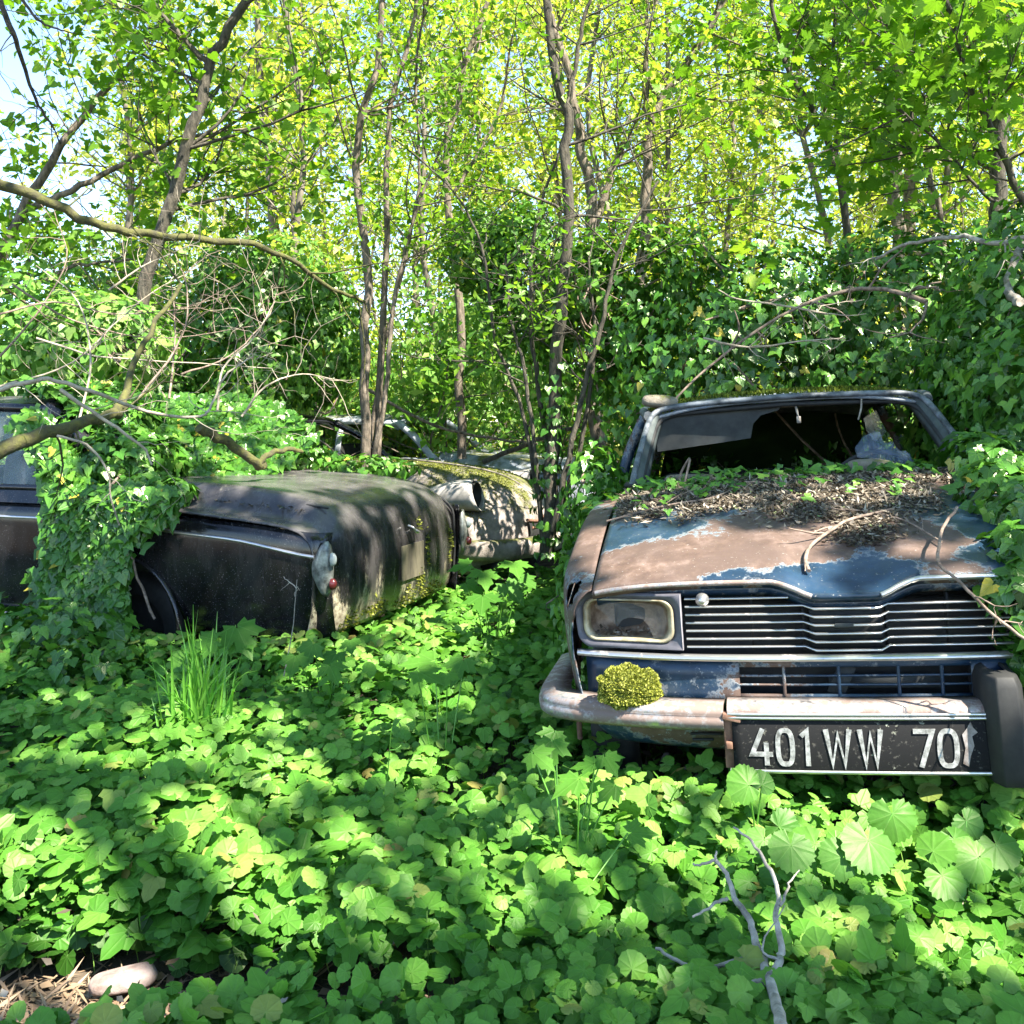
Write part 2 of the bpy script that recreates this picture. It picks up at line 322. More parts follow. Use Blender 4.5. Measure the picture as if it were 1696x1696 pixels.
MAPLE = lobed([(.05, 0), (.28, -.12), (.3, .02), (.5, .05), (.42, .2), (.62, .45), (.42, .45), (.36, .52), (.2, .42), (.26, .7), (.14, .78), (0, 1.05)], .2, .12)
IVY = lobed([(.06, -.06), (.3, -.12), (.44, .06), (.34, .3), (.16, .6), (0, .85)], .35, .25)
IVY2 = lobed([(.05, -.02), (.25, -.16), (.5, .12), (.26, .3), (.2, .5), (0, .9)], .25, .2)
OVAL = (np.array([[0, 0, 0], [-.26, .35, .05], [0, .42, -.06], [.26, .35, .05], [0, 1, .05]]), np.array([[0, 2, 1], [0, 3, 2], [1, 2, 4], [2, 3, 4]]))
DIAM = (np.array([[0, 0, 0], [-.3, .45, .06], [.3, .45, .06], [0, 1, 0]]), np.array([[0, 2, 1], [1, 2, 3]]))
BROAD = lobed([(.05, 0), (.4, .0), (.5, .35), (.3, .45), (.22, .8), (0, 1)], .2, .12)
ROUND = [round_leaf(27, s) for s in range(4)]; ROUNDBIG = [round_leaf(49, s+20) for s in range(3)]; ROUNDLO = [round_leaf(9, s+9) for s in range(2)]
def unit(v): return v/(np.linalg.norm(v, axis=-1, keepdims=True)+1e-9)
def place(mb, tpl, P, Nn, size, tint, rng, down=None, uv=True, jitter=.25):
    """tpl: (V,F); P positions, Nn normals, size per leaf; down: preferred tip direction"""
    if len(P) == 0: return
    V, Fc = tpl; n = len(P)
    Nn = unit(np.asarray(Nn)+rng.normal(0, jitter, (n, 3)))
    d = rng.normal(0, 1, (n, 3)) if down is None else np.asarray(down)+rng.normal(0, .45, (n, 3))
    T = unit(d-(d*Nn).sum(1, keepdims=True)*Nn); B = np.cross(T, Nn)
    S = np.asarray(size).reshape(-1, 1, 1)*np.ones((n, 1, 1))
    Vz = V[None, :, 2:]*rng.uniform(.1, 1.25, (n, 1, 1))
    W = P[:, None]+S*(V[None, :, :1]*B[:, None]+V[None, :, 1:2]*T[:, None]+Vz*Nn[:, None])
    Fa = (Fc[None]+(np.arange(n)*len(V))[:, None, None]).reshape(-1, 3)
    tt = np.repeat(np.clip(tint, 0, 1), len(V)) if not np.isscalar(tint) else tint
    mb.add(W.reshape(-1, 3), Fa, tt, np.tile(V*[1, 1, 0], (n, 1)) if uv else None)

def grow(rng, p, d, L, r, level, tubes, tips, wob=.25, up=.12, kids=(3, 5), k=5, spread=.9):
    n = 6; P = [np.array(p, float)]; d = unit(np.array(d, float)); D = [d]
    for i in range(n):
        d = unit(d+rng.normal(0, wob*.5, 3)+np.array([0, 0, up*.4])); P.append(P[-1]+d*L/n); D.append(d)
    tubes.append((np.array(P), np.linspace(r, r*.4, n+1), k))
    if level == 0: tips.append(np.array(P)); return
    for q in range(rng.integers(*kids)+ (1 if level > 1 else 0)):
        f = rng.uniform(.25, 1); i = min(n, int(f*n)); side = unit(np.cross(D[i], rng.normal(0, 1, 3)))
        grow(rng, P[i], D[i]*.6+side*spread, L*rng.uniform(.4, .7), r*.5, level-1, tubes, tips, wob, up, kids, max(3, k-1), spread)
def tips_leaves(rng, tips, per, jit):
    P = [t[rng.integers(1, len(t), per)]+rng.normal(0, jit, (per, 3)) for t in tips]
    return np.vstack(P) if P else np.zeros((0, 3))
def crown_normals(rng, n): return unit(np.c_[rng.normal(0, .5, n), rng.normal(-.15, .5, n), rng.uniform(.25, 1, n)])

# ================================================================ ground
def gz(x, y):
    x = np.asarray(x, float); y = np.asarray(y, float)
    return -.12*smooth(y, 5, 9)+.05*(N1(x*1.1+5, y*1.1)-.5)+.10*smooth(y, 13, 30)
gx = np.concatenate([-np.geomspace(160, 6, 22), np.linspace(-5.5, 5.5, 70), np.geomspace(6, 160, 22)])
gy = np.concatenate([-np.geomspace(60, 2, 12), np.linspace(-1.5, 12, 90), np.geomspace(12.5, 220, 26)])
XX, YY = np.meshgrid(gx, gy, indexing='ij')
mb = MB(); mb.grid(np.stack([XX, YY, gz(XX, YY)], -1)); g = mb.build('ground', M['soil']); tag(g, kind='structure')

# ================================================================ the rusty blue hatchback
RM = frame((.96, 2.61, -.02), -11.5, -3.5)
r16 = empty('hatchback_car', RM, 'rusty dark blue hatchback facing the camera with one broken headlight and old plate', 'car')
def RL(px, py, y): return loc_on(RM, px, py, 1, y)
def hood_z(x, y):
    ax = np.abs(x); v = np.clip(y/1.12, 0, 1)
    z = .852+.19*(1-(1-v)**1.9)
    z = z-.05*(ax/.7)**4-.012*(1-v)
    notch = (1-smooth(ax, .085, .20))*(1-smooth(y, .0, .30)); z = z-.030*notch
    ridge = np.exp(-((ax-.13-.16*y)/.03)**2)*.006*(1-smooth(y, .5, .9)); return z+ridge-.022*(1-smooth(y, -.04, .04))
def hood_front(x): ax = np.abs(x); return -.028*(1-smooth(ax, .08, .2))+.035*(ax/.7)**3
xs = np.linspace(-.7, .7, 85); vs = np.r_[0, .01, .02, .035, .055, np.linspace(.08, 1, 40)]
P = np.zeros((len(vs), len(xs), 3))
for i, v in enumerate(vs):
    y = hood_front(xs)+v*(1.12-hood_front(xs)); P[i] = np.c_[xs*(1-.02*v), y, hood_z(xs, y)]
mb = MB(); mb.grid(P); lip = np.stack([P[0], P[0]-[0, -.012, .022]]); mb.grid(lip)
hood = mod(mb.build('hood', M['bluehood'], r16), .004)
for s in (-1, 1):
    xx = np.linspace(.09, .69, 30)*s; pth = np.c_[xx, hood_front(xx)-.004, hood_z(xx, hood_front(xx))-.006]
    MB().tube(pth, .0075, 8).build('hood_trim', M['chromerust' if s < 0 else 'chrome'], r16)
# fenders
def side_x(z): return .815-.05*((z-.62)/.35)**2
def fender(s):
    ys = np.r_[np.linspace(.035, .2, 14), np.linspace(.22, 1.12, 50)]; G = []
    for y in ys:
        fr = smooth(y, -.05, .30); wd = .75+.07*fr; zt = float(hood_z(np.array(.7), np.array(max(y, .06))))-.004
        arch = 0; dy = (y-.62)/.33
        zb = (.30 if y > .62 else .47) if abs(dy) >= 1 else max(.30 if y > .62 else .47, .32+.33*sqrt(1-dy*dy))
        prof = cr([(.704, zt), (wd-.035, zt-.014), (wd-.006, zt-.055), (wd+.002, zt-.14), (wd-.002, (zt+zb)/2-.06), (wd-.02, zb)], 26)
        prof[:, 1] = np.maximum(prof[:, 1], zb); G.append(np.c_[prof[:, 0]*s, np.full(26, y)+ .03*(prof[:, 1] < .6)*0, prof[:, 1]])
    G = np.array(G); V = G.reshape(-1, 3); a, b = G.shape[:2]; i = np.arange(a*b).reshape(a, b)
    q = np.stack([i[:-1, :-1], i[:-1, 1:], i[1:, 1:], i[1:, :-1]], -1).reshape(-1, 4)
    if s < 0:                                   # rusted-out hole at the front top corner
        c = V[q].mean(1); nn = N2(c[:, 1]*40, c[:, 2]*40)
        hole = (((c[:, 1]-.13)/.05)**2+((c[:, 2]-.775)/.045)**2 < .4+nn*.8) | (((c[:, 1]-.05)/.03)**2+((c[:, 2]-.655)/.09)**2 < .3+nn*.5)
        q = q[~hole]
    mb = MB(); mb.add(V, q); o = mb.build('fender', M['fender'], r16, label='pinkish rusted fender with a hole rusted through its corner' if s < 0 else None); mod(o, .004, 0)
    th = np.linspace(-.1, pi+.1, 24); MB().tube(np.c_[np.full(24, s*.80), .62+.33*np.cos(th), .32+.33*np.sin(th)], .009, 6).build('wheel_arch', M['rustbrown'], r16)
for s in (-1, 1): fender(s)
mb = MB(); mb.box((0, .38, .55), (1.3, .5, .4)); mb.box((0, .9, .5), (1.25, .5, .5)); mod(mb.build('engine_bay', M['black'], r16), bevel=.02)
# inner debris at the rusted corner
def wheel(parent, x, y, z, r=.29, wd=.15, tilt=0, mt='rubber', mr='rustbrown'):
    th = np.linspace(0, 2*pi, 33)[:-1]; mb = MB()
    pr = np.array([(-.5, .62), (-.5, .85), (-.38, .98), (0, 1), (.38, .98), (.5, .85), (.5, .62)])
    G = np.stack([np.c_[np.full(32, x+p[0]*wd), y+np.cos(th)*p[1]*r, z+np.sin(th)*p[1]*r] for p in pr]); mb.grid(G, closed=True)
    wo = mb.build('wheel', M[mt], parent)
    pr = np.array([(-.4, .64), (-.3, .58), (-.2, .4), (-.28, .2), (-.3, .02)]); mb = MB()
    for sg in (-1, 1):
        G = np.stack([np.c_[np.full(32, x-sg*p[0]*wd), y+np.cos(th)*p[1]*r, z+np.sin(th)*p[1]*r] for p in pr]); mb.grid(G, closed=True)
    mb.build('rim', M[mr], wo); return wo
for s in (-1, 1): wheel(r16, s*.70, .62, .28); wheel(r16, s*.70, 3.2, .28)
# front panel with lower grille opening
def rect_ring(mb, x0, x1, z0, z1, X0, X1, Z0, Z1, y, yf=lambda x: 0):
    for a, b, c, d in ((X0, x0, Z0, Z1), (x1, X1, Z0, Z1), (x0, x1, z1, Z1), (x0, x1, Z0, z0)):
        u = np.linspace(a, b, 14); v = np.linspace(c, d, 4); U, V_ = np.meshgrid(u, v); mb.grid(np.stack([U, y+yf(U), V_], -1))
bow = lambda x: .10*(np.abs(x)/.78)**3-.03*(1-smooth(np.abs(x), .05, .25))
bow2 = lambda x: .12*(np.abs(x)/.8)**3
mb = MB(); rect_ring(mb, -.295, .31, .513, .588, -.735, .735, .47, .607, -.012, bow2)
o = mod(mb.build('front_panel', M['bluepanel'], r16), .006); 
mb = MB()
for z in (.538, .563): u = np.linspace(-.295, .31, 12); mb.tube(np.c_[u, -.008+bow2(u), np.full(12, z)], .0035, 6)
for x in (-.175, -.03, .125, .235): mb.tube([(x, -.010, .51), (x, -.010, .59)], .0048, 6)
mb.build('lower_grille', M['bluepanel'], r16)
mb = MB(); mb.box((0, .16, .62), (1.3, .02, .34)); mb.build('radiator', M['black'], r16)
mb = MB(); mb.box((-.02, .02, .545), (.045, .01, .09), (0, 25, 0)); mb.box((.1, .05, .53), (.3, .01, .03)); mb.build('radiator_bracket', M['darkgrey'], r16)
# long chrome strip under grille
u = np.linspace(-.76, .76, 50); MB().sweep(np.c_[u, -.022+bow2(u), np.full(50, .614)], [(-.004, -.010), (.008, -.006), (.008, .002), (.0, .010), (-.01, .010), (-.01, -.010)][::-1], [(np.array([0, -1, 0.]), np.array([0, 0, 1.]))]*50).build('chrome_strip', M['chrome'], r16)
# upper grille slats
for k in range(7):
    z = .776-k*.0228; prof = [(-.006, -.003), (.005, -.002), (.006, .001), (.004, .0035), (-.006, .004)][::-1]
    u = np.r_[np.linspace(-.435, -.112, 10), np.linspace(-.085, .085, 6), np.linspace(.112, .60, 14)]
    if k == 0: u = np.linspace(-.435, -.15, 10)
    y = .012+.06*(np.abs(u)/.78)**3-.030*(1-smooth(np.abs(u), .085, .112)); dz = -.005*(1-smooth(np.abs(u), .085, .112))
    MB().sweep(np.c_[u, y, z+dz], prof, [(np.array([0, -1, 0.]), np.array([0, 0, 1.]))]*len(u)).build('grille_slat', M['chrome'], r16)
for x in (-.25, -.11, .11, .27, .42): MB().box((x, .035+.03*(abs(x)/.7), .70), (.006, .022, .15)).build('grille_support', M['black'], r16)
MB().box((0, .03, .695), (.19, .04, .13)).build('grille_frame', M['black'], r16)
mb = MB(); mb.box((-.01, -.03, .705), (.05, .006, .012)); mod(mb.build('grille_badge', M['darkgrey'], r16), bevel=.003)
mb = MB(); u = np.linspace(-.69, .69, 40); z0 = hood_z(u, hood_front(u))
G = np.stack([np.c_[u, hood_front(u)+.03, z0-.02], np.c_[u, hood_front(u)+.045, np.minimum(z0-.045, .79)]]); mb.grid(G)
mod(mb.build('upper_crossmember', M['bluepanel'], r16), .01)
mb = MB(); p = RL(1163, 994, -.005); th = np.linspace(0, 2*pi, 17)[:-1]
for rr, yy in ((.017, .012), (.017, -.004), (.010, -.012), (.006, -.022), (.0, -.024)): pass
G = np.stack([np.c_[p[0]+np.cos(th)*rr, np.full(16, p[1]+yy), p[2]+np.sin(th)*rr] for rr, yy in ((.019, .012), (.019, .0), (.013, -.004), (.011, -.018), (.006, -.022), (.0005, -.022))]); mb.grid(G, closed=True); mb.build('hood_latch', M['chrome'], r16)
# headlights
def rrect(cx, cz, hw, hh, r, n=8, skew=0):
    pts = []
    for qx, qz, a0 in ((1, 1, 0), (-1, 1, 90), (-1, -1, 180), (1, -1, 270)):
        for a in np.linspace(a0, a0+90, n): pts.append((cx+qx*(hw-r)+r*cos(radians(a)), cz+qz*(hh-r)+r*sin(radians(a))))
    return np.array(pts)
def headlight(s, broken):
    hl = None
    inner = rrect(0, 0, .124, .057, .034); n = len(inner)
    cxl, czl = .602, .715
    ang = np.arctan2(inner[:, 1]/.046, inner[:, 0]/.1)
    outer = rrect(0, 0, .158, .082, .035); out2 = outer.copy(); ox = outer[:, 0] > 0
    out2[:, 0] += np.where(ox, .006-.018*np.clip(-outer[:, 1]/.082, 0, 1), 0); out2[~ox, 0] = -.158; out2[~ox, 1] = np.sign(outer[~ox, 1])*.080
    sg = s
    def to(p2, y): X = cxl+p2[:, 0]; return np.c_[sg*X, y+.12*(X/.8)**3+.0*X, czl+p2[:, 1]]
    mb = MB(); rows = [to(out2*1.0, .03), to(out2, -.018), to(out2*.985, -.026), to(inner*1.22, -.020), to(inner*1.08, -.012), to(inner*1.05, .02)]
    mb.grid(np.array(rows), closed=True, flip=(s < 0)); hl = mb.build('headlight', M['bezel'], r16, label='smashed headlight in a dark grey bezel' if broken else None)
    mb = MB(); mb.grid(np.array([to(inner*1.10, -.006), to(inner*1.08, -.018), to(inner*1.0, -.018), to(inner*.94, .0), to(inner*.93, .02)]), closed=True, flip=(s < 0)); mb.build('headlight_rim', M['rimyellow'], hl)
    mb = MB(); mb.grid(np.array([to(inner*.96, .0), to(inner*.92, .03), to(inner*.80, .06), to(inner*.55, .085), to(inner*.1, .095)]), closed=True, flip=(s < 0)); mb.build('reflector', m_simple('rusty_reflector', (.10, .06, .035), (.34, .25, .17), 25, .6, .2), hl)
    if broken:
        g = np.array([(.100, .040), (.05, .05), (0, .052), (-.06, .05), (-.105, .040), (-.116, .0), (-.10, -.045), (-.075, -.05), (-.06, -.012), (-.045, .004), (-.01, .008), (.015, .0), (.03, -.020), (.045, -.006), (.075, .022)])
    else: g = inner*.95
    mb = MB(); G = to(g, -.004); mb.add(G, [list(range(len(G)))]); mod(mb.build('lens', M['lens'], hl, sm=False), .003)
    if broken:
        rg = np.random.default_rng(3); mb = MB()
        PP = np.c_[sg*(cxl+rg.uniform(-.10, .10, 90)), .02+rg.uniform(0, .04, 90)+.05, czl-.050+rg.uniform(0, .014, 90)]
        place(mb, DIAM, PP, np.tile([0, -.5, 1.], (90, 1)), rg.uniform(.008, .022, 90), rg.uniform(.2, .95, 90), rg, jitter=.6); mb.build('debris', M['litter'], hl)
headlight(-1, True); headlight(1, False)
# bumper
def bump_path(x0, x1, n, yo=0):
    xs_ = np.linspace(x0, x1, n); pts = []
    for x in xs_: pts.append((x, -.085+.10*(abs(x)/.8)**3+yo, .47))
    return np.array(pts)
def sweep_bumper(path, prof, name, mat):
    P = np.asarray(path); T = np.gradient(P, axis=0); T /= np.linalg.norm(T, axis=1)[:, None]
    fr = [(unit(np.array([t[1], -t[0], 0.])), np.array([0, 0, 1.])) for t in T]
    return MB().sweep(P, prof, fr).build(name, M[mat], r16)
for s in (-1, 1):
    a = bump_path(-.345, -.74, 16); cor = cr([a[-1], (-.835, .045, .47), (-.868, .13, .472), (-.872, .30, .474), (-.868, .52, .476)], 22)
    pth = np.vstack([a, cor[1:]]); 
    if s < 0: pth = pth[::-1]
    else: pth = (pth*[-1, 1, 1])
    prof = [(-.075, .030), (-.02, .034), (.012, .026), (.022, .012), (.018, .006), (.026, .000), (.024, -.022), (.006, -.036), (-.01, -.034), (.0, .0), (-.03, .022)]
    sweep_bumper(pth, prof if s < 0 else prof, 'bumper', 'chromerust')
cp = bump_path(-.335, .33, 30, -.006); cp[:, 2] = .478
sweep_bumper(cp, [(-.075, .030), (-.02, .034), (.008, .024), (.014, .012), (.012, .004), (-.01, .0), (-.02, .01)], 'bumper', 'chromerust')
for dz in (.486, .476):
    q = cp.copy(); q[:, 2] = dz; q[:, 1] -= .017; MB().tube(q, .0045, 8).build('bumper_trim', M['chrome'], r16)
q = cp.copy(); q[:, 2] = .333; q[:, 1] -= .012; MB().tube(q, .006, 8).build('bumper_trim', M['chrome'], r16)
# licence plate with its characters
def plate_y(x): return -.103+.10*(np.abs(x)/.8)**3
u = np.linspace(-.325, .37, 30); G = np.stack([np.c_[u, plate_y(u)+.004*(k == 0), np.full(30, z)] for k, z in ((0, .472), (1, .468), (2, .34), (3, .336))]); mb = MB(); mb.grid(G, flip=True)
plate = mod(mb.build('licence_plate', M['plate'], r16), .003, 1)
def stroke(mb, pts, w_, x0, z0, cw, chh):
    P = np.array([(x0+p[0]*cw, z0+p[1]*chh) for p in pts]); T = np.gradient(P, axis=0)
    seg = P[1:]-P[:-1]; sn = unit(np.c_[-seg[:, 1], seg[:, 0]]); nn = np.vstack([sn[:1], unit(sn[1:]+sn[:-1]), sn[-1:]]) if len(P) > 2 else np.vstack([sn, sn])
    for i in range(1, len(P)-1): nn[i] /= max(.5, abs(nn[i] @ sn[i]))
    A = P+nn*w_/2; B = P-nn*w_/2
    def to(Q, dy): return np.c_[Q[:, 0], plate_y(Q[:, 0])-.004-dy, Q[:, 1]]
    mb.grid(np.stack([to(A, 0), to(A, .0015), to(B, .0015), to(B, 0)], 1))
arc = [(.5+.42*cos(t), .5+.46*sin(t)*1.0) for t in np.linspace(pi/2, pi/2+2*pi, 25)]
arc = [(.5+np.sign(cos(t))*.40*abs(cos(t))**.65, .5+np.sign(sin(t))*.46*abs(sin(t))**.75) for t in np.linspace(pi/2, pi/2+2*pi, 33)]
GL = {'4': [[(.95, .30), (.05, .30), (.55, 1.0)], [(.68, .62), (.68, .0)]], '0': [arc], '1': [[(.2, .80), (.62, .95), (.62, 0)]], 'W': [[(.0, 1), (.24, .04), (.5, .85), (.76, .04), (1, 1)]],
      '7': [[(.02, .95), (.95, .95), (.35, 0)]]}
xA, xB = -.275, .375
def cx_(px): return float(RL(px, 1230, plate_y(0))[0])
for ch, a, b, in (('4', 1243, 1281), ('0', 1285, 1315), ('1', 1322, 1346), ('W', 1368, 1407), ('W', 1424, 1459), ('7', 1512, 1546), ('0', 1552, 1588)):
    mb = MB(); x0 = cx_(a); cw = cx_(b)-x0
    for stx in GL[ch]: stroke(mb, stx, .0135 if ch == 'W' else .0125, x0, .350, cw, .098)
    mb.build('plate_character', M['letter'], plate, sm=False)
mb = MB(); x0 = cx_(1590)
blob = np.array([(x0+.004, .36), (x0+.018, .352), (x0+.024, .38), (x0+.034, .405), (x0+.03, .43), (x0+.044, .44), (x0+.034, .452), (x0+.028, .468), (x0+.018, .45), (x0+.006, .435), (x0+.012, .40)])
mb.add(np.c_[blob[:, 0], plate_y(blob[:, 0])-.0055, blob[:, 1]], [list(range(len(blob)))[::-1]]); mb.build('paint_patch', m_simple('bare_patch', (.12, .09, .07), (.36, .33, .31), 30, .8), plate, sm=False)
mb = MB(); mb.box((-.332, -.078, .41), (.03, .02, .15)); mb.box((-.325, -.09, .475), (.05, .03, .018), (0, 12, 0)); mb.box((-.335, -.095, .40), (.018, .02, .02)); mod(mb.build('plate_bracket', M['rustbrown'], r16), bevel=.003)
# overrider
mb = MB(); 
G = np.stack([np.c_[np.array([a*wd for a in (-1, -.9, -.5, .5, .9, 1)])+.362-.03*(z-.45), np.array([.02, -.115, -.145, -.145, -.115, .02])*1.0+dy, np.full(6, z)] for z, wd, dy in ((.31, .036, .02), (.34, .040, .015), (.45, .042, .01), (.56, .040, .012), (.58, .034, .02), (.587, .02, .06))]); mb.grid(G)
mod(mb.build('overrider', M['black'], r16), .01, 1, bevel=.006)
# valance
u = np.linspace(-.74, .74, 60); G = np.stack([np.c_[u*(1-.05*k), .0+.10*(np.abs(u)/.8)**3+yy, np.full(60, z)] for k, (yy, z) in enumerate(((-.02, .455), (-.025, .40), (.0, .36), (.05, .335), (.16, .325)))])
mb = MB(); mb.grid(G, flip=True); mod(mb.build('valance', M['blue'], r16), .004)
mb = MB()
for i, z in enumerate((.408, .392)): mb.box((-.395-.01*i, -.026, z), (.09-.03*i, .012, .007))
mod(mb.build('valance_slot', M['black'], r16), bevel=.003)
# windscreen frame, roof, cabin
def wsf(s): return cr([(s*.655, 1.10, 1.02), (s*.635, 1.30, 1.13), (s*.60, 1.55, 1.27), (s*.575, 1.635, 1.318), (s*.53, 1.665, 1.338), (s*.42, 1.665, 1.350), (0, 1.65, 1.362)], 28)
fp = np.vstack([wsf(-1), wsf(1)[::-1][1:]])
MB().tube(fp, .013, 8).build('windscreen_frame', M['frame'], r16, label='weathered windscreen surround with its glass gone')
f2 = fp*[.955, 1, 1]+[0, .02, -.035]; MB().tube(f2, .012, 6).build('window_seal', M['black'], r16)
for s in (-1, 1):                                   # broad inner pillar
    a = wsf(s)[:18]; mb = MB(); mb.grid(np.stack([a, a*[.93, 1, 1]+[0, .07, -.02], a*[.92, 1, 1]+[0, .12, -.02], a*[.97, 1, 1]+[0, .13, .0], a+[0, .06, .01]]), flip=(s > 0)); mod(mb.build('pillar', M['frame2'], r16), .006)
u = np.linspace(-1, 1, 33); rows = []
for y, wd, z in ((1.66, .57, 1.352), (1.75, .60, 1.372), (2.1, .62, 1.39), (2.7, .62, 1.385), (3.1, .60, 1.35), (3.3, .58, 1.30)):
    rows.append(np.c_[u*wd, np.full(33, y)-.02*(1-u**2)*0, z-.05*np.abs(u)**3])
mb = MB(); mb.grid(cr(np.array(rows).reshape(6, -1), 24).reshape(24, 33, 3)); mod(mb.build('roof', M['roofmoss'], r16), .012)
for s in (-1, 1):
    rail = np.array([(s*.60, 1.66, 1.31), (s*.635, 1.9, 1.335), (s*.64, 2.5, 1.34), (s*.62, 3.1, 1.30)]); MB().tube(cr(rail, 16), .022, 8).build('roof_rail', M['frame'], r16)
    for a, b in (((s*.80, 2.15, .93), (s*.645, 2.2, 1.32)), ((s*.78, 3.05, .93), (s*.62, 3.05, 1.30)), ((s*.72, 3.85, .86), (s*.58, 3.28, 1.29))):
        MB().tube(cr([a, (np.array(a)+b)/2+[s*.02, 0, 0], b], 8), .03, 6).build('pillar', M['blue'], r16)
    ys = np.linspace(1.12, 4.05, 60); zt = .93-.05*smooth(ys, 3.2, 4.05)
    def zb_(y): dy = (y-3.2)/.33; return .30 if abs(dy) >= 1 else .31+.33*sqrt(1-dy*dy)
    G = np.array([[(s*(side_x(z)+.005-.05*smooth(y, 3.6, 4.05)), y, z) for z in np.linspace(zb_(y), t, 10)] for y, t in zip(ys, zt)])
    mb = MB(); mb.grid(G); mod(mb.build('body_side', M['fender'], r16), .006)
    MB().box((s*.82, 2.05, .80), (.02, .14, .02)).build('door_handle', M['chrome'], r16)
mb = MB(); uu = np.linspace(-.78, .78, 20)
G = np.stack([np.c_[uu*k, np.full(20, y)-.06*(uu/.78)**2, np.full(20, z)] for k, y, z in ((.98, 4.05, .30), (1, 4.12, .5), (1, 4.10, .75), (.96, 4.02, .86))]); mb.grid(G); mod(mb.build('tailgate', M['blue'], r16), .008)
MB().tube(cr([(-.7, 3.86, .87), (0, 3.9, .9), (.7, 3.86, .87)], 12), .03, 6).build('rear_window_frame', M['blue'], r16)
mb = MB(); mb.add([(-.68, 3.9, .88), (.68, 3.9, .88), (.56, 3.32, 1.29), (-.56, 3.32, 1.29)], [[0, 1, 2, 3]]); mb.build('rear_window', m_simple('grimy_opaque_glass', (.006, .02, .004), (.03, .06, .015), 6, .5), r16, sm=False)  # grimy pane made opaque and dark green to darken the cabin
# interior: floor pan, dash, seats, visor
mb = MB(); mb.box((0, 2.55, .36), (1.5, 2.9, .04)); mb.box((0, 1.14, .68), (1.38, .04, .66)); mb.build('floor_pan', M['black'], r16)
mb = MB(); G = np.stack([np.c_[np.linspace(-.68, .68, 16), np.full(16, y), np.full(16, z)] for y, z in ((1.08, 1.03), (1.2, 1.035), (1.38, 1.02), (1.44, .97), (1.43, .80))]); mb.grid(G, flip=True); mod(mb.build('dashboard', M['black'], r16), .01)
for x in (-.36, .36):
    mb = MB(); mb.box((x, 2.0, .58), (.5, .5, .16)); mb.box((x, 2.3, .78), (.48, .13, .40), (-14, 0, 0)); mod(mb.build('seat', M['cloth'], r16), bevel=.05)
mb = MB(); mb.box((0, 3.0, .72), (1.25, .14, .5), (-12, 0, 0)); mod(mb.build('rear_seat', M['cloth'], r16), bevel=.05)
th = np.linspace(0, 2*pi, 33); p = np.array([.36, 1.62, .93]); cc = np.c_[p[0]+.19*np.cos(th), p[1]-.19*np.sin(th)*.45, p[2]+.19*np.sin(th)*.9]
mb = MB(); mb.tube(cc, .012, 6); mb.tube([(.36, 1.62, .93), (.36, 1.4, .80)], .02, 6); mb.tube([cc[0], p, cc[16]], .01, 5); mb.build('steering_wheel', M['black'], r16)
hl_ = [(-.572, 1.24), (-.545, 1.31), (-.1, 1.338), (.0, 1.335), (-.02, 1.305), (-.10, 1.285), (-.135, 1.25), (-.15, 1.185), (-.3, 1.17), (-.572, 1.145)]
mb = MB(); V = [(x, 1.70+(1.33-z)*.12, z) for x, z in hl_]; mb.add(V, [list(range(len(V)))]); mod(mb.build('sagging_headliner', M['darkgrey'], r16, sm=False), .01)
mb = MB(); mb.box((.30, 1.70, 1.318), (.62, .025, .018), (0, 1, 0)); mb.tube([(.05, 1.68, 1.33), (.055, 1.66, 1.29), (.06, 1.66, 1.262)], .005, 5); mb.box((.06, 1.66, 1.255), (.018, .006, .03)); mb.tube([(.33, 1.66, 1.33), (.325, 1.65, 1.29), (.31, 1.65, 1.24)], .004, 4); mb.build('headliner_rail', M['greywood'], r16)
g = [(.43, 1.24), (.49, 1.275), (.51, 1.22), (.53, 1.17), (.50, 1.14), (.47, 1.12), (.44, 1.18)]
mb = MB(); mb.add([(x-.03, 2.1, z) for x, z in g], [list(range(len(g)))]); mod(mb.build('glass_shard', M['glass'], r16, sm=False), .004)

# ================================================================ generic old saloon pieces
def end_shell(name, cpath, spath, W, x0, x1, mat, parent, inset=.06, n=46, nx=61):
    c = cr(np.array(cpath), n); s = cr(np.array(spath), n); xs_ = np.linspace(-W, W, nx); k = smooth(np.abs(xs_), x0, x1)
    G = np.zeros((n, nx, 3)); sgn = 1 if cpath[0][0] < cpath[-1][0] else -1
    for j, x in enumerate(xs_):
        yz = c*(1-k[j])+s*k[j]; e = (abs(x)/W)**6; fade = 1-smooth(np.abs(yz[:, 0]-cpath[0][0]), 0, .35)
        G[:, j, 0] = x; G[:, j, 1] = yz[:, 0]+sgn*inset*(.35*(x/W)**2+e)*fade; G[:, j, 2] = yz[:, 1]-.025*e
    mb = MB(); mb.grid(G, flip=(sgn > 0)); return mod(mb.build(name, mat, parent), .006)
def side_panel(name, s, W, y0, y1, top, zb, arches, mat, parent, tuck=.05, endr=.06, n=90):
    ys = np.linspace(y0, y1, n); G = []
    for y in ys:
        z0 = zb
        for ay, ar, az in arches:
            d = (y-ay)/ar
            if abs(d) < 1: z0 = max(z0, az+ar*sqrt(1-d*d))
        zt = top(y); e = min(1, min(y-y0, y1-y)/.12+.0)
        zz = np.linspace(z0, zt, 12); G.append([(s*(W-tuck*max(0, (.62-z)/.35)**2-.018*max(0, (z-(zt-.08))/.08)**2-endr*(1-e)**3), y, z) for z in zz])
    mb = MB(); mb.grid(G, flip=(s > 0)); return mod(mb.build(name, mat, parent), .006, 0)
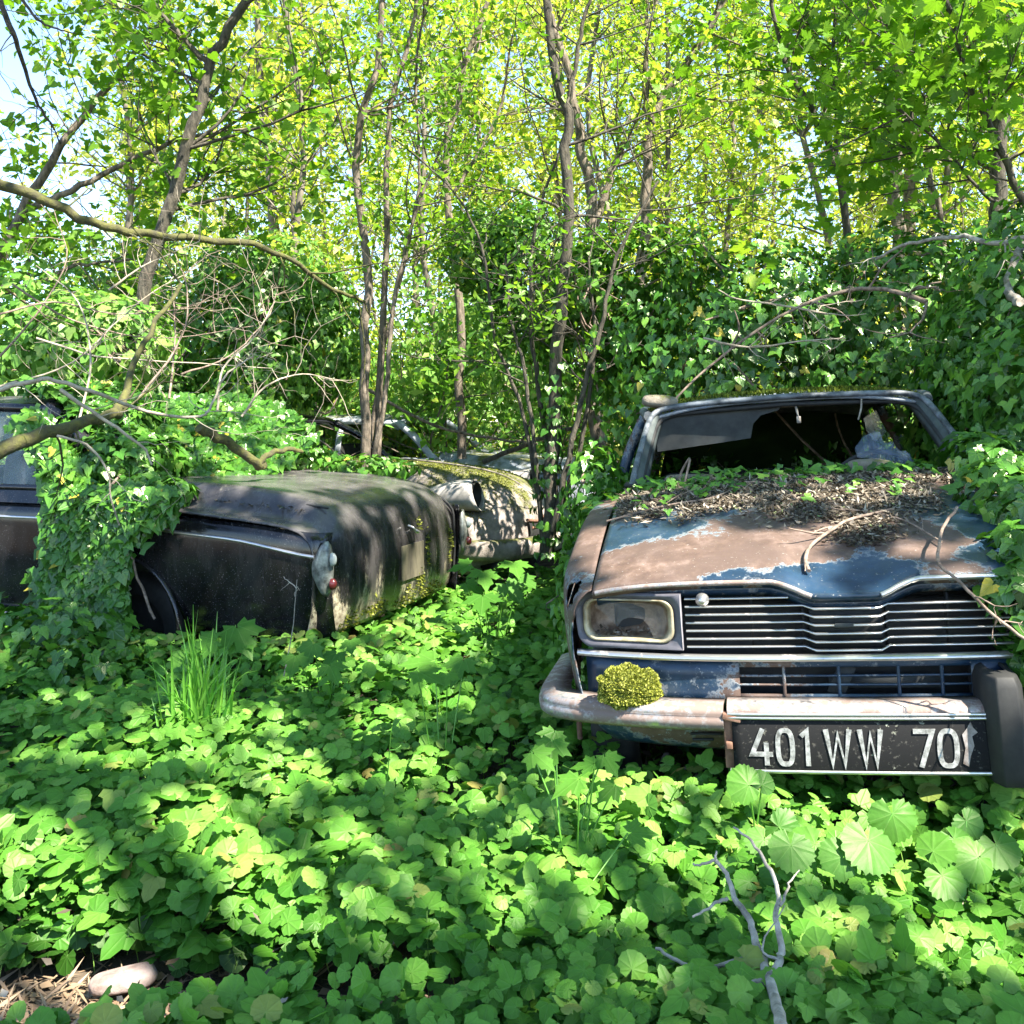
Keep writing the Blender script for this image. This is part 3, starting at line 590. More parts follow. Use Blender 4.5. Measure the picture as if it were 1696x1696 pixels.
def cabin(parent, base, roof, mats, zb, zt, B=(), r=.03, roofname='roof', crownz=.05):
    (by0, by1, bw), (ty0, ty1, tw) = base, roof; u = np.linspace(-1, 1, 25); rows = []
    for f in (0, .04, .15, .5, .85, .96, 1):
        y = ty0+(ty1-ty0)*f; e = .06*(abs(f-.5)*2)**6; rows.append(np.c_[u*tw*(1-e), np.full(25, y), zt+crownz*(1-(2*f-1)**4)-.015-.07*np.abs(u)**4-e*.4])
    mb = MB(); mb.grid(cr(np.array(rows).reshape(7, -1), 26).reshape(26, 25, 3)); ro = mod(mb.build(roofname, mats[0], parent), .012)
    for s in (-1, 1):
        MB().tube(cr([(s*tw*.92, ty0, zt-.05), (s*tw, ty0+.15, zt-.045), (s*tw, (ty0+ty1)/2, zt-.035), (s*tw, ty1-.15, zt-.045), (s*tw*.92, ty1, zt-.05)], 14), r*.8, 8).build('roof_rail', mats[1], parent)
        for (yb, yt, rr, wb) in [(by0, ty0, r*1.5, .9), (by1, ty1, r, .93)]+[(y, y+(.1 if y > 0 else 0)*0, r*.8, 1) for y in B]:
            a = np.array((s*bw*wb, yb, zb)); c = np.array((s*tw*(.93 if wb < 1 else 1), yt, zt-.05)); MB().tube(cr([a, (a+c)/2+[s*.015, 0, .03], c], 9), [rr*1.3]+[rr]*7+[rr*1.1], 8).build('pillar', mats[1], parent)
    for yb, yt in ((by0, ty0), (by1, ty1)):
        MB().tube(cr([(-tw*.9, yt, zt-.05), (-.3, yt, zt-.02), (.3, yt, zt-.02), (tw*.9, yt, zt-.05)], 12), r*.7, 6).build('window_frame', mats[1], parent)
    return ro
def interior(parent, W, y0, y1, zt):
    mb = MB(); mb.box((0, (y0+y1)/2, .38), (2*W-.12, y1-y0, .04)); mb.build('floor_pan', M['black'], parent)
    for x in (-.36, .36):
        mb = MB(); yy = y0+(y1-y0)*.62; mb.box((x, yy, .60), (.5, .5, .16)); mb.box((x, yy-.25, zt-.12), (.5, .12, .45), (10, 0, 0)); mod(mb.build('seat', M['cloth'], parent), bevel=.05)

# ---- black saloon (rear towards us, local +y = towards its front)
BM = frame((-.555, 5.02, -.02), 70.1)
blk = empty('saloon_car', BM, 'black saloon seen from its rear corner under a curtain of ivy, nearest on the left', 'car')
bp, br = M['blackpaint'], M['blackrear']
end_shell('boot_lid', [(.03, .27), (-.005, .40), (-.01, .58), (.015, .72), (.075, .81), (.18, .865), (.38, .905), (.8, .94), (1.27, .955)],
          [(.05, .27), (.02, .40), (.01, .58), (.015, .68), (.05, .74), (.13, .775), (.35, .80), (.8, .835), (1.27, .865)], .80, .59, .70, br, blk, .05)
btop = lambda y: .752+.03*smooth(y, 0, .5)+.06*smooth(y, .3, 1.5)-.06*smooth(y, 3.3, 4.3)
for s in (-1, 1): side_panel('body_side', s, .803, .015, 4.3, lambda y: btop(y)-.01, .24, [(1.16, .35, .24), (3.55, .34, .26)], bp, blk)
end_shell('hood', [(4.35, .3), (4.38, .5), (4.33, .74), (4.2, .84), (3.9, .89), (3.4, .93), (3.0, .95)], [(4.33, .3), (4.36, .5), (4.33, .66), (4.22, .74), (3.9, .78), (3.4, .82), (3.0, .85)], .80, .55, .68, bp, blk)
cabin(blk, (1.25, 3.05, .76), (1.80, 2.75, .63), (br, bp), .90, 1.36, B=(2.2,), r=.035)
interior(blk, .8, 1.3, 3.0, .98)
for s in (-1, 1):
    ys = np.linspace(.06, 2.3, 30) if s < 0 else np.linspace(.06, 4.2, 30)
    MB().sweep(np.c_[np.full(30, s*.812), ys, [btop(y)-.085-.03*(1-smooth(y, 0, .6)) for y in ys]], [(-.006, -.008), (.004, -.007), (.006, 0), (.004, .007), (-.006, .008)], [(np.array([s, 0, 0.]), np.array([0, 0, 1.]))]*30).build('chrome_strip', M['chrome'], blk)
    MB().tube([(s*.79, 1.45, .25), (s*.79, 3.1, .25)], .017, 6).build('sill_trim', M['chrome'], blk)
    th = np.linspace(0, pi, 22); MB().tube(np.c_[np.full(22, s*.802), 1.16+.355*np.cos(th), .235+.355*np.sin(th)], .014, 6).build('wheel_arch', bp, blk)
    wheel(blk, s*.62, 1.16, .20, mr='black', mt='black'); wheel(blk, s*.70, 3.55, .27, mr='black')
    # window band (door tops): lower sill and glass
    MB().tube([(s*.765, 1.3, .905), (s*.77, 3.0, .905)], .018, 6).build('window_sill', bp, blk)
    mb = MB(); mb.add([(s*.755, 1.62, .90), (s*.755, 2.15, .90), (s*.64, 2.17, 1.30), (s*.64, 1.86, 1.29)], [[0, 1, 2, 3]]); mb.build('window', M['glass'], blk, sm=False)
    mb = MB(); mb.add([(s*.755, 2.23, .90), (s*.755, 2.98, .90), (s*.64, 2.72, 1.29), (s*.64, 2.24, 1.30)], [[0, 1, 2, 3]]); mb.build('window', M['glass'], blk, sm=False)
    G = np.array([[(s*(.803-.035*f), y, btop(y)-.012+f*(.91-btop(y)+.012)) for f in (0, .4, 1)] for y in np.linspace(1.25, 3.05, 20)]); mb = MB(); mb.grid(G, flip=(s > 0)); mb.build('door_top', bp, blk)
    # tail light
    def tl(zs, xo, wdt): return np.array([(s*(.80+xo*.0-.045-(.0 if True else 0)+dx), -.012+dy, z) for z in zs for dx, dy in ()])
    hs = np.linspace(0, 1, 14); Gs = []
    for f in hs:
        z = .46+.25*f; wv = .025*min(1, sqrt(max(0, 1-(2*f-1)**4))+.12)+.0; cxx, cyy = .785, .008
        Gs.append([(s*(cxx+wv*a-.0), cyy+b*.03*min(1, 1.2-abs(2*f-1)), z) for a, b in ((-1.3, .5), (-1.1, -.6), (0, -.9), (.75, -.2), (1.0, .9), (.9, 2.2))])
    mb = MB(); mb.grid(np.array(Gs), flip=(s < 0)); lamp = mod(mb.build('tail_light', m_simple('tarnished_lamp', (.06, .065, .06), (.32, .34, .31), 22, .4, .5), blk), .004)
    for zc, mt, rr in ((.63, 'clearlens', .021), (.52, 'redlens', .024)):
        th = np.linspace(0, 2*pi, 17)[:-1]; cv = [(rr*1.0, 0), (rr*.95, -.012), (rr*.6, -.022), (.0005, -.026)]
        G = np.stack([np.c_[s*(.792+np.cos(th)*q[0]*.8)+0*th, -.018+q[1]+.0*th, zc+np.sin(th)*q[0]*(1.5 if mt == 'clearlens' else 1.1)] for q in cv]); mb = MB(); mb.grid(G, closed=True, flip=(s > 0)); mb.build('lens', M[mt], lamp)
mb = MB(); mb.add([(-.10, -.024, .42), (.16, -.024, .42), (.16, -.022, .60), (-.10, -.022, .60)], [[0, 1, 2, 3]]); mod(mb.build('plate_recess', m_simple('grimy_plate', (.025, .022, .012), (.13, .115, .07), 9, .9, stretch=(1, 1, .3)), blk, sm=False), .006, 0)
mb = MB(); mb.tube(cr([(-.02, -.02, .70), (-.02, -.05, .69), (.0, -.055, .665), (.05, -.05, .66), (.06, -.02, .67)], 12), .006, 6); mb.build('boot_handle', M['chrome'], blk)
MB().tube(cr([(-.62, .10, .84), (-.62, .4, .87), (-.60, 1.2, .915)], 14), .005, 4).build('boot_seam', M['black'], blk)
MB().tube(cr([(.62, .0, .35), (.62, -.005, .6), (.625, .05, .77), (.62, .4, .87), (.60, 1.2, .915)], 20), .008, 4).build('boot_seam', M['black'], blk)
mb = MB(); mb.add([(-.6, 1.28, .96), (.6, 1.28, .96), (.52, 1.79, 1.33), (-.52, 1.79, 1.33)], [[0, 1, 2, 3]]); mb.build('rear_window', M['glass'], blk, sm=False)

# ---- mossy rounded saloon behind it (local +y = towards its nose)
MM = frame((.20, 6.89, -.02), -108.5)
mos = empty('saloon_car', MM, 'moss-covered round-nosed saloon with empty headlight pods beyond the black boot', 'car')
mc = M['mossycar']
end_shell('hood', [(-.02, .30), (.02, .42), (-.01, .60), (-.12, .74), (-.3, .83), (-.6, .885), (-1.0, .92), (-1.5, .95)],
          [(-.10, .30), (-.07, .40), (-.09, .50), (-.16, .58), (-.3, .63), (-.6, .66), (-1.0, .70), (-1.5, .80)], .74, .30, .62, mc, mos, .14)
end_shell('boot_lid', [(-4.2, .3), (-4.24, .5), (-4.1, .72), (-3.7, .86), (-3.1, .95)], [(-4.1, .3), (-4.12, .5), (-4.0, .66), (-3.7, .76), (-3.1, .86)], .74, .4, .66, mc, mos)
for s in (-1, 1): 
    side_panel('body_side', s, .745, -4.1, -.22, lambda y: .60+.06*smooth(-y, .3, .8)+.18*smooth(-y, .9, 1.6)-.05*smooth(-y, 3.3, 4.1), .22, [(-.78, .33, .24), (-3.4, .33, .24)], mc, mos)
    wheel(mos, s*.64, -.78, .26); wheel(mos, s*.64, -3.4, .26)
    # pontoon fender with an empty headlight pod
    ln = np.linspace(0, 1, 16); th = np.linspace(0, 2*pi, 25)[:-1]; G = []
    for f in ln:
        y = -.235-.5*f; rr = .098*(1-.5*f**2); zc = .745-.10*f**2
        G.append(np.c_[s*(.635)+rr*np.cos(th), np.full(24, y)-.03*np.sin(th), zc+rr*np.sin(th)*1.05])
    G = [np.c_[s*.635+.088*np.cos(th), np.full(24, -.25)-.03*np.sin(th), .745+.090*np.sin(th)]]+G
    mb = MB(); mb.grid(np.array(G), closed=True, flip=True); pod = mod(mb.build('headlight', m_simple('dull_grey', (.16, .15, .13), (.36, .34, .31), 9, .7), mos, label='headlight pod with its lamp gone'), .004, 0)
    mb = MB(); mb.grid(np.stack([np.c_[s*.635+r_*np.cos(th), np.full(24, y_), .745+r_*np.sin(th)] for r_, y_ in ((.087, -.245), (.08, -.34), (.04, -.39), (.001, -.40))]), closed=True, flip=True); mb.build('lamp_bowl', M['black'], pod)
pth = cr([(-.78, -.42, .40), (-.72, -.16, .39), (-.45, .06, .385), (0, .12, .38), (.45, .06, .385), (.72, -.16, .39), (.78, -.42, .40)], 40)
T = np.gradient(pth, axis=0); T = unit(T); fr = [(unit(np.array([-t[1], t[0], 0.])), np.array([0, 0, 1.])) for t in T]
MB().sweep(pth, [(-.05, -.06), (.02, -.065), (.045, -.03), (.05, .02), (.03, .06), (-.04, .065)], fr).build('bumper', M['mossycar'], mos)
mb = MB(); mb.tube(cr([(-.36, .02, .56), (-.18, .04, .54), (0, .05, .56), (.18, .04, .54), (.36, .02, .56)], 20), .012, 6); mb.tube(cr([(-.3, .035, .50), (0, .06, .50), (.3, .035, .50)], 14), .009, 6); mb.build('grille_trim', M['rustbrown'], mos)
mb = MB(); G = np.stack([np.c_[np.linspace(-.33, .33, 12), .02+.015*np.cos(np.linspace(-1.5, 1.5, 12))+dy, np.full(12, z)] for z, dy in ((.545, .0), (.52, .01), (.47, .015), (.44, .01))]); mb.grid(G); mb.build('grille', M['black'], mos)
MB().tube(cr([(-.03, -.05, .70), (-.0, -.3, .85), (0, -.8, .93), (0, -1.4, .965)], 20), .008, 6).build('hood_ridge', mc, mos)
cabin(mos, (-3.1, -1.45, .68), (-2.75, -1.95, .56), (mc, M['blackpaint']), .88, 1.27, B=(-2.3,), r=.03); interior(mos, .72, -3.1, -1.6, .9)

# ---- pale grey saloon at the back
GM = frame((.95, 8.62, -.06), -108.5)
gry = empty('saloon_car', GM, 'pale grey saloon with open window frames, farthest of the wrecks', 'car')
gc = M['greycar']
end_shell('hood', [(-.0, .30), (.02, .5), (-.01, .74), (-.08, .84), (-.25, .90), (-.6, .93), (-1.5, .98)], [(-.05, .30), (-.03, .5), (-.03, .72), (-.08, .80), (-.2, .84), (-.6, .86), (-1.5, .90)], .76, .5, .66, M['roofmoss'], gry, .08)
end_shell('boot_lid', [(-4.2, .3), (-4.24, .5), (-4.15, .78), (-3.8, .9), (-3.3, .97)], [(-4.15, .3), (-4.18, .5), (-4.1, .74), (-3.8, .84), (-3.3, .9)], .76, .5, .68, gc, gry)
for s in (-1, 1):
    side_panel('body_side', s, .765, -4.15, -.05, lambda y: .82+.06*smooth(-y, .3, 1.5)-.05*smooth(-y, 3.3, 4.1), .24, [(-.75, .33, .24), (-3.4, .33, .24)], gc, gry)
    wheel(gry, s*.66, -.75, .26); wheel(gry, s*.66, -3.4, .26)
    MB().tube([(s*.74, -3.3, .93), (s*.74, -1.5, .93)], .016, 6).build('window_sill', gc, gry)
    th = np.linspace(0, 2*pi, 25)[:-1]; mb = MB(); mb.grid(np.stack([np.c_[s*.56+r_*np.cos(th), np.full(24, y_), .64+r_*np.sin(th)] for r_, y_ in ((.10, -.06), (.10, .045), (.085, .05), (.075, .03), (.03, -.0), (.001, -.01))]), closed=True); mb.build('headlight', M['chrome'], gry)
pth = cr([(-.82, -.5, .42), (-.80, -.08, .42), (-.6, .07, .42), (0, .13, .42), (.6, .07, .42), (.80, -.08, .42), (.82, -.5, .42)], 40); T = unit(np.gradient(pth, axis=0)); fr = [(unit(np.array([-t[1], t[0], 0.])), np.array([0, 0, 1.])) for t in T]
MB().sweep(pth, [(-.03, -.05), (.02, -.05), (.035, 0), (.02, .05), (-.03, .05)], fr).build('bumper', M['chrome'], gry)
mb = MB(); 
for z in (.52, .58, .64, .70): mb.tube([(-.4, .03, z), (0, .06, z), (.4, .03, z)], .008, 5)
mb.build('grille', M['black'], gry)
cabin(gry, (-3.3, -1.5, .72), (-2.95, -1.9, .60), (M['roofmoss'], gc), .92, 1.30, B=(-2.45,), r=.034); interior(gry, .74, -3.3, -1.6, .95)

# ================================================================ off-frame shade trees: unseen crowns, carved along sun rays to place the flecks
def world(Mx, p): return np.array(Mx @ Vector(p))
S3 = np.array(SUN)
FLECK = []
def fl(p, r): FLECK.append((np.array(p, float), r))
def gp(px, py, z=.12):
    Y = F0*(CAMH-z)/(py-HY); return pix(px, py, Y)
for px, py, r in ((640, 1130, .14), (720, 1090, .16), (800, 1060, .14), (700, 1180, .1), (600, 1230, .1), (820, 1200, .12), (460, 1330, .1), (350, 1380, .1), (150, 1480, .16), (100, 1560, .12), (260, 1500, .1), (1320, 1430, .1), (1540, 1560, .08), (1180, 1440, .06), (880, 1480, .07), (20, 1450, .16), (120, 1440, .12), (230, 1425, .10), (330, 1430, .07), (60, 1520, .14), (180, 1530, .11), (280, 1560, .08), (250, 1250, .10), (330, 1285, .10), (420, 1240, .08), (170, 1300, .07), (60, 1290, .06),
                  (90, 1660, .10), (200, 1650, .10), (300, 1620, .06), (520, 1475, .06), (480, 1540, .05), (560, 1420, .06), (650, 1580, .05), (760, 1590, .04), (860, 1420, .10), (950, 1390, .09), (1000, 1280, .14), (930, 1240, .12), (1060, 1330, .06), (900, 1310, .1),
                  (680, 1040, .12), (760, 1030, .12), (820, 1000, .12), (640, 1070, .1), (700, 1110, .08), (760, 1350, .06), (680, 1300, .06), (560, 1330, .05), (1280, 1400, .09), (1350, 1410, .07), (1350, 1470, .10), (1430, 1470, .08), (1440, 1400, .06), (1480, 1510, .05), (1290, 1480, .07),
                  (1580, 1600, .08), (1620, 1640, .07), (1640, 1430, .05), (1100, 1480, .05), (1000, 1560, .05), (1120, 1560, .04), (1200, 1650, .04), (1400, 1600, .05), (1030, 1430, .07), (740, 1180, .09), (640, 1200, .07), (840, 1130, .07), (480, 1150, .06), (420, 1380, .05), (380, 1500, .06)): fl(gp(px, py), r)
for px, py, y, r in ((1000, 1130, -.02, .07), (1090, 1150, -.08, .10), (1160, 1165, -.08, .06), (960, 1150, .05, .06), (1040, 1040, .02, .07), (1090, 1060, .02, .05), (1000, 1000, .02, .05), (1250, 1040, .0, .05), (1300, 1172, -.1, .06), (1520, 1190, -.1, .05), (1570, 1180, -.1, .04), (1600, 1250, -.1, .03), (1420, 1170, -.1, .03), (1020, 1200, -.02, .05), (1200, 1095, -.02, .05)): fl(world(RM, RL(px, py, y)), r)
for x, y, r in ((-.55, .05, .09), (-.42, .12, .10), (-.25, .10, .09), (-.5, .3, .07), (-.15, .15, .07), (-.62, .2, .05), (.25, .12, .05), (-.05, .62, .07), (.18, .66, .07), (-.35, .62, .05), (.5, .75, .05), (.6, .5, .06), (.1, .35, .04), (.35, .9, .04)): fl(world(RM, (x, y, .92)), r)
for x, y, z, r in ((.0, .55, .93, .24), (-.3, .6, .91, .2), (.25, .45, .9, .18), (-.15, .9, .94, .10), (-.4, .08, .72, .05), (-.35, 0, .5, .05), (-.7, 0, .45, .05), (.15, .0, .55, .06), (.05, 0, .45, .05), (-.1, .02, .70, .05), (-.8, .25, .62, .05), (-.8, .6, .5, .04), (-.55, .25, .86, .07), (.5, .3, .83, .05), (.4, .0, .5, .04), (-.78, 1.3, .9, .07), (-.85, 1.5, .6, .08), (-.85, 1.3, .45, .07), (-.7, 1.6, 1.15, .06), (-.3, 1.5, 1.2, .08), (-.85, 1.75, .35, .08), (0, 2.1, 1.38, .1)): fl(world(BM, (x, y, z)), r)
for x, y, z, r in ((0, -.3, .85, .3), (.2, -.7, .9, .28), (.1, -.02, .55, .25), (.3, -1.1, .9, .2), (.6, -.3, .6, .16), (-.2, -.9, .93, .18), (.35, .1, .4, .16), (.45, -.3, .6, .1), (.6, -.4, .75, .06), (-.6, -.4, .75, .10), (0, -2.3, 1.25, .15)): fl(world(MM, (x, y, z)), r)
for x, y, z, r in ((.7, -.2, .6, .15), (0, -.6, .95, .2), (.7, -1.8, 1.2, .3), (0, -2.4, 1.3, .4), (.3, -1.2, .95, .2)): fl(world(GM, (x, y, z)), r)
def carve(P, amin=0, k_=1.12, add=.045):  # drops leaves between sun and fleck targets, in visible crowns and ivy too
    keep = np.ones(len(P), bool)
    for c, r in FLECK:
        d = P-c; a = d @ S3; q = d-a[:, None]*S3; rr = r*k_
        keep &= ~((np.linalg.norm(q, axis=1) < rr+add) & (a > amin))
    return keep
shade_trunks = [(3.2, -1.6, 'unseen shade tree behind the camera on the right, crown shaped to place sun flecks'), (-1.2, -3.0, 'unseen shade tree behind the camera on the left, crown shaped to place sun flecks'), (6.3, 1.6, 'unseen shade tree outside the frame beside the hatchback, crown shaped to place sun flecks')]
n = 50000
T0 = np.c_[R.uniform(-5.2, 5.2, n), R.uniform(.6, 9.2, n), np.full(n, .5)]
dens = .25+.9*N1(T0[:, 0]*2.9+3, T0[:, 1]*2.9)*.75+.5*(N2(T0[:, 0]*.8, T0[:, 1]*.8)-.3)
dens *= 1-.9*smooth(T0[:, 1], 4.3, 6.0)
T0 = T0[R.random(n) < dens]; n = len(T0)
hgt = R.uniform(4.9, 7.0, n); CP = T0+S3*(hgt/S3[2])[:, None]; CP = CP[carve(CP)]
tr = np.array([[a, b] for a, b, _ in shade_trunks]); own = np.argmin(((CP[:, None, :2]-tr[None])**2).sum(2), 1)
for i, (tx, ty, lb) in enumerate(shade_trunks):
    root = empty('shade_tree', Matrix.Translation((tx, ty, 0)), lb, 'tree'); tubes = []; tips = []
    Q = CP[own == i]; rg = np.random.default_rng(50+i)
    pth = cr([(0, 0, -.1), (.05, .02, 2), (-.1, .1, 4), (0, .2, 5.6)], 12); mb = MB(); mb.tube(pth, np.linspace(.2, .1, 12), 9)
    for q in Q[rg.integers(0, len(Q), 26)]:
        e = q-[tx, ty, 0]; st = pth[rg.integers(6, 12)]; mid = (st+e)/2+[0, 0, .4]; cc = cr([st, mid, e], 8)
        mb.tube(cc, np.linspace(.05, .008, 8), 5)
    mb.build('trunk', M['bark'], root); mb = MB(); nn = crown_normals(rg, len(Q)); place(mb, BROAD, Q-[tx, ty, 0], nn, rg.uniform(.09, .16, len(Q)), rg.random(len(Q)), rg, uv=True)
    mb.build('crown', M['crown'], root)

# ================================================================ ground cover
def in_car(x, y, Mx, x0, x1, y0, y1):
    Mi = np.array(Mx.inverted()); lx = Mi[0, 0]*x+Mi[0, 1]*y+Mi[0, 3]; ly = Mi[1, 0]*x+Mi[1, 1]*y+Mi[1, 3]
    return (lx > x0) & (lx < x1) & (ly > y0) & (ly < y1)
def free(x, y, m=0.0):
    return ~(in_car(x, y, RM, -.70+m, .80-m, .12+m, 4) | in_car(x, y, BM, -.72, .75, .1, 4.3) | in_car(x, y, MM, -.7, .7, -4.2, -.1) | in_car(x, y, GM, -.7, .7, -4.2, -.1))
n = 84000; y = 1.45+(9.5-1.45)*R.random(n)**1.25; x = R.uniform(-1, 1, n)*(.66*y+1.1)
bare = (((x+.92)/.58)**2+((y-1.90)/.21)**2 < .8+.5*N3(x*9, y*9)) | (((x+.3)/.22)**2+((y-1.80)/.06)**2 < 1) | (((x+1.6)/.12)**2+((y-3.15)/.12)**2 < .8+.3*N3(x*9, y*9))
k = free(x, y) & ~bare; x, y = x[k], y[k]; n = len(x)
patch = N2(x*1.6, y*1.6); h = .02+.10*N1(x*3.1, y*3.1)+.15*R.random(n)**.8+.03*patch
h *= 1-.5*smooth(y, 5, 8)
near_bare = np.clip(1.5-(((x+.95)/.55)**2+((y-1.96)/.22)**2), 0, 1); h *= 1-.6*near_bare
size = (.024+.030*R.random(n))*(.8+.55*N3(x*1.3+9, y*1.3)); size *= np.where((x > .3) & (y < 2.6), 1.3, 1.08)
P = np.c_[x, y, gz(x, y)+h]; nn = np.tile([-.02, -.30, 1.], (n, 1)); tint = np.clip(.0+.75*h/.25+R.normal(0, .15, n)+.25*(patch-.5), 0, .97); tint[R.random(n) < .006] = 1  # tint darkens with depth, painting shade into the gaps under upper leaves
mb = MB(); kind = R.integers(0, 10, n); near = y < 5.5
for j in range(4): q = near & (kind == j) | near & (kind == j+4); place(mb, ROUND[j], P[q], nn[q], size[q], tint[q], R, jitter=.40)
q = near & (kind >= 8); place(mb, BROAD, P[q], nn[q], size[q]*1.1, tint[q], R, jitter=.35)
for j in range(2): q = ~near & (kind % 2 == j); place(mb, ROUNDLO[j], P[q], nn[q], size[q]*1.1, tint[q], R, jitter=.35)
for j in range(2600):                            # petioles and grassy blades between the leaves
    i = R.integers(0, n)
    if y[i] > 4: continue
    t_ = P[i]; b_ = np.array([t_[0]+R.normal(0, .03), t_[1]+R.normal(0, .03), 0.]); mb.tube(np.array([b_, (t_+b_)/2+[R.normal(0, .01), 0, .01], t_-[0, 0, .004]]), .0013, 3, tint=.9, cap=False)
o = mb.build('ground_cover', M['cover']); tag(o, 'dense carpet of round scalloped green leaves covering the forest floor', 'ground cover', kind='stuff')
n = 900; y = R.uniform(2.3, 6, n); x = R.uniform(-1, 1, n)*(.6*y+.3); k = free(x, y) & (N3(x*1.4, y*1.4) > .5); x, y = x[k], y[k]; n = len(x); mb = MB(); V, Fc = MAPLE
place(mb, MAPLE, np.c_[x, y, gz(x, y)+R.uniform(.12, .26, n)], np.tile([0, -.3, 1.], (n, 1)), R.uniform(.04, .075, n), R.random(n), R, jitter=.3)
tag(mb.build('young_maple_cover', M['maple']), 'scattered young maple leaves poking through the round-leaf carpet', 'ground cover', kind='stuff')
n = 900; x = R.uniform(-2.2, 1.8, n); y = R.uniform(1.6, 4.5, n); mb = MB(); place(mb, OVAL, np.c_[x, y, gz(x, y)+R.uniform(.03, .17, n)], np.tile([0, -.2, 1.], (n, 1)), R.uniform(.02, .05, n), R.random(n), R, jitter=.5)
tag(mb.build('fallen_leaves', M['litter']), 'brown dead leaves caught among the green carpet', 'leaf litter', kind='stuff')
# dark low ivy under and beside the cars
n = 5200; x = R.uniform(-2.4, 2.2, n); y = R.uniform(2.1, 7.5, n)
near_c = (in_car(x, y, RM, -1.05, 1.0, -.3, 1.0) | in_car(x, y, BM, -1.2, .9, -.35, 3) | in_car(x, y, MM, -.9, 1.0, -2, .5)); x, y = x[near_c], y[near_c]; n = len(x)
mb = MB(); place(mb, IVY2, np.c_[x, y, gz(x, y)+.03+.13*R.random(n)], np.tile([0, -.5, 1.], (n, 1)), R.uniform(.035, .065, n), R.uniform(0, .6, n), R, jitter=.4)
tag(mb.build('ground_ivy', M['ivy']), 'low dark ivy creeping around the bases of the wrecked cars', 'ground cover', kind='stuff')
# straw and dead bits on the bare patch
n = 3200; x = -.92+R.normal(0, .34, n); y = 1.90+R.normal(0, .11, n); mb = MB(); V, Fc = DIAM
place(mb, (V*[.16, 1, .2], Fc), np.c_[x, y, gz(x, y)+R.uniform(.003, .02, n)], np.tile([0, -.2, 1.], (n, 1)), R.uniform(.03, .09, n), R.random(n), R, jitter=.25)
n = 500; x = -.85+R.normal(0, .45, n); y = 1.97+R.normal(0, .11, n); place(mb, DIAM, np.c_[x, y, gz(x, y)+R.uniform(.005, .02, n)], np.tile([0, 0, 1.], (n, 1)), R.uniform(.015, .04, n), R.uniform(0, .7, n), R, jitter=.4)
tag(mb.build('straw_litter', M['straw']), 'pale dry straw and leaf scraps on the bare patch of soil', 'leaf litter', kind='stuff')
def rock(name, M0, size, mat, label, seed, flat=True):
    rg = np.random.default_rng(seed); u = np.linspace(0, pi, 11); v = np.linspace(0, 2*pi, 17)[:-1]; U, V_ = np.meshgrid(u, v, indexing='ij')
    X = np.sin(U)*np.cos(V_); Y = np.sin(U)*np.sin(V_); Z = np.cos(U); f = lambda a: np.sign(a)*np.abs(a)**.6
    P = np.stack([f(X)*size[0], f(Y)*size[1], f(Z)*size[2]], -1); P *= 1+.22*(N2(U*2.3+seed, V_*1.6)[..., None]-.5); P += rg.normal(0, .02, P.shape)*np.array(size)
    mb = MB(); mb.grid(P, closed=True, flip=True); o = mb.build(name, mat); o.matrix_world = M0; mod(o, sub=1); return tag(o, label, 'stone')
rock('stone', frame((-.84, 2.06, .035), 25, 0, 0), (.07, .035, .018), m_simple('pink_stone', (.16, .11, .09), (.34, .27, .24), 14, .9, bs=.8, bd=.01), 'flat pinkish stone half buried at the edge of the bare soil', 4)
def rp(x, y, dz): p = world(RM, (x, y, float(hood_z(np.array(x), np.array(y)))+dz)); return p
rock('stone', frame(world(RM, (-.37, 1.10, 1.045)), -12, 0, 0), (.15, .035, .022), M['stonemoss'], 'long mossy slab below the empty windscreen, left end', 5)
rock('stone', frame(world(RM, (.26, 1.09, 1.06)), -5, 0, 0), (.085, .05, .035), M['stonemoss'], 'chunky mossy rock below the windscreen next to the blue plastic', 6)
rock('stone', frame(world(RM, (.40, 1.04, 1.04)), 20, 0, 0), (.05, .03, .02), M['stone'], 'small pale rock beside the chunky mossy one on the cowl', 8)
rock('stone', frame(world(RM, (-.545, 1.72, 1.375)), -10, 4, 0), (.085, .06, .03), M['stonemoss'], 'mossy stone lying on the left corner of the hatchback roof', 9)
n = 260; x = R.uniform(-.66, .45, n); y = R.uniform(.45, 1.12, n); k = R.random(n) < smooth(y, .3, 1.1)*np.where(x < -.2, 1, .5); x, y = x[k], y[k]; n = len(x)
A_ = np.array(RM); P_ = np.c_[x, y, hood_z(x, y)+R.uniform(.02, .05, n)] @ A_[:3, :3].T+A_[:3, 3]; mb = MB(); place(mb, IVY2, P_, np.tile([0, -.4, 1.], (n, 1)), R.uniform(.03, .055, n), R.uniform(.3, .9, n), R, jitter=.3)
tag(mb.build('ivy_sprigs', M['ivy']), 'small ivy leaves creeping through the litter on the hatchback hood', 'ivy', kind='stuff')
# the crumpled plastic in the windscreen opening
rg = np.random.default_rng(5); mb = MB(); th = np.linspace(0, 2*pi, 15)[:-1]; G = []
for f in np.linspace(0, 1, 14):
    r_ = .055*(1-.35*abs(f-.45))*(1+.1*rg.normal()); 
    if f > .85: r_ *= .5
    if f in (0, 1): r_ = .006
    G.append(np.c_[-.11+.24*f+0*th, r_*np.cos(th)*(1+.15*rg.normal(0, 1, 14)), r_*np.sin(th)*(1+.15*rg.normal(0, 1, 14))+.02*sin(f*6)])
mb.grid(np.array(G), closed=True); o = mb.build('plastic_bottle', M['plasticblue']); o.matrix_world = frame(world(RM, (.34, 1.27, 1.10)), -14, 14, 0); tag(o, 'crushed clear blue plastic bottle lying in the windscreen opening', 'bottle')

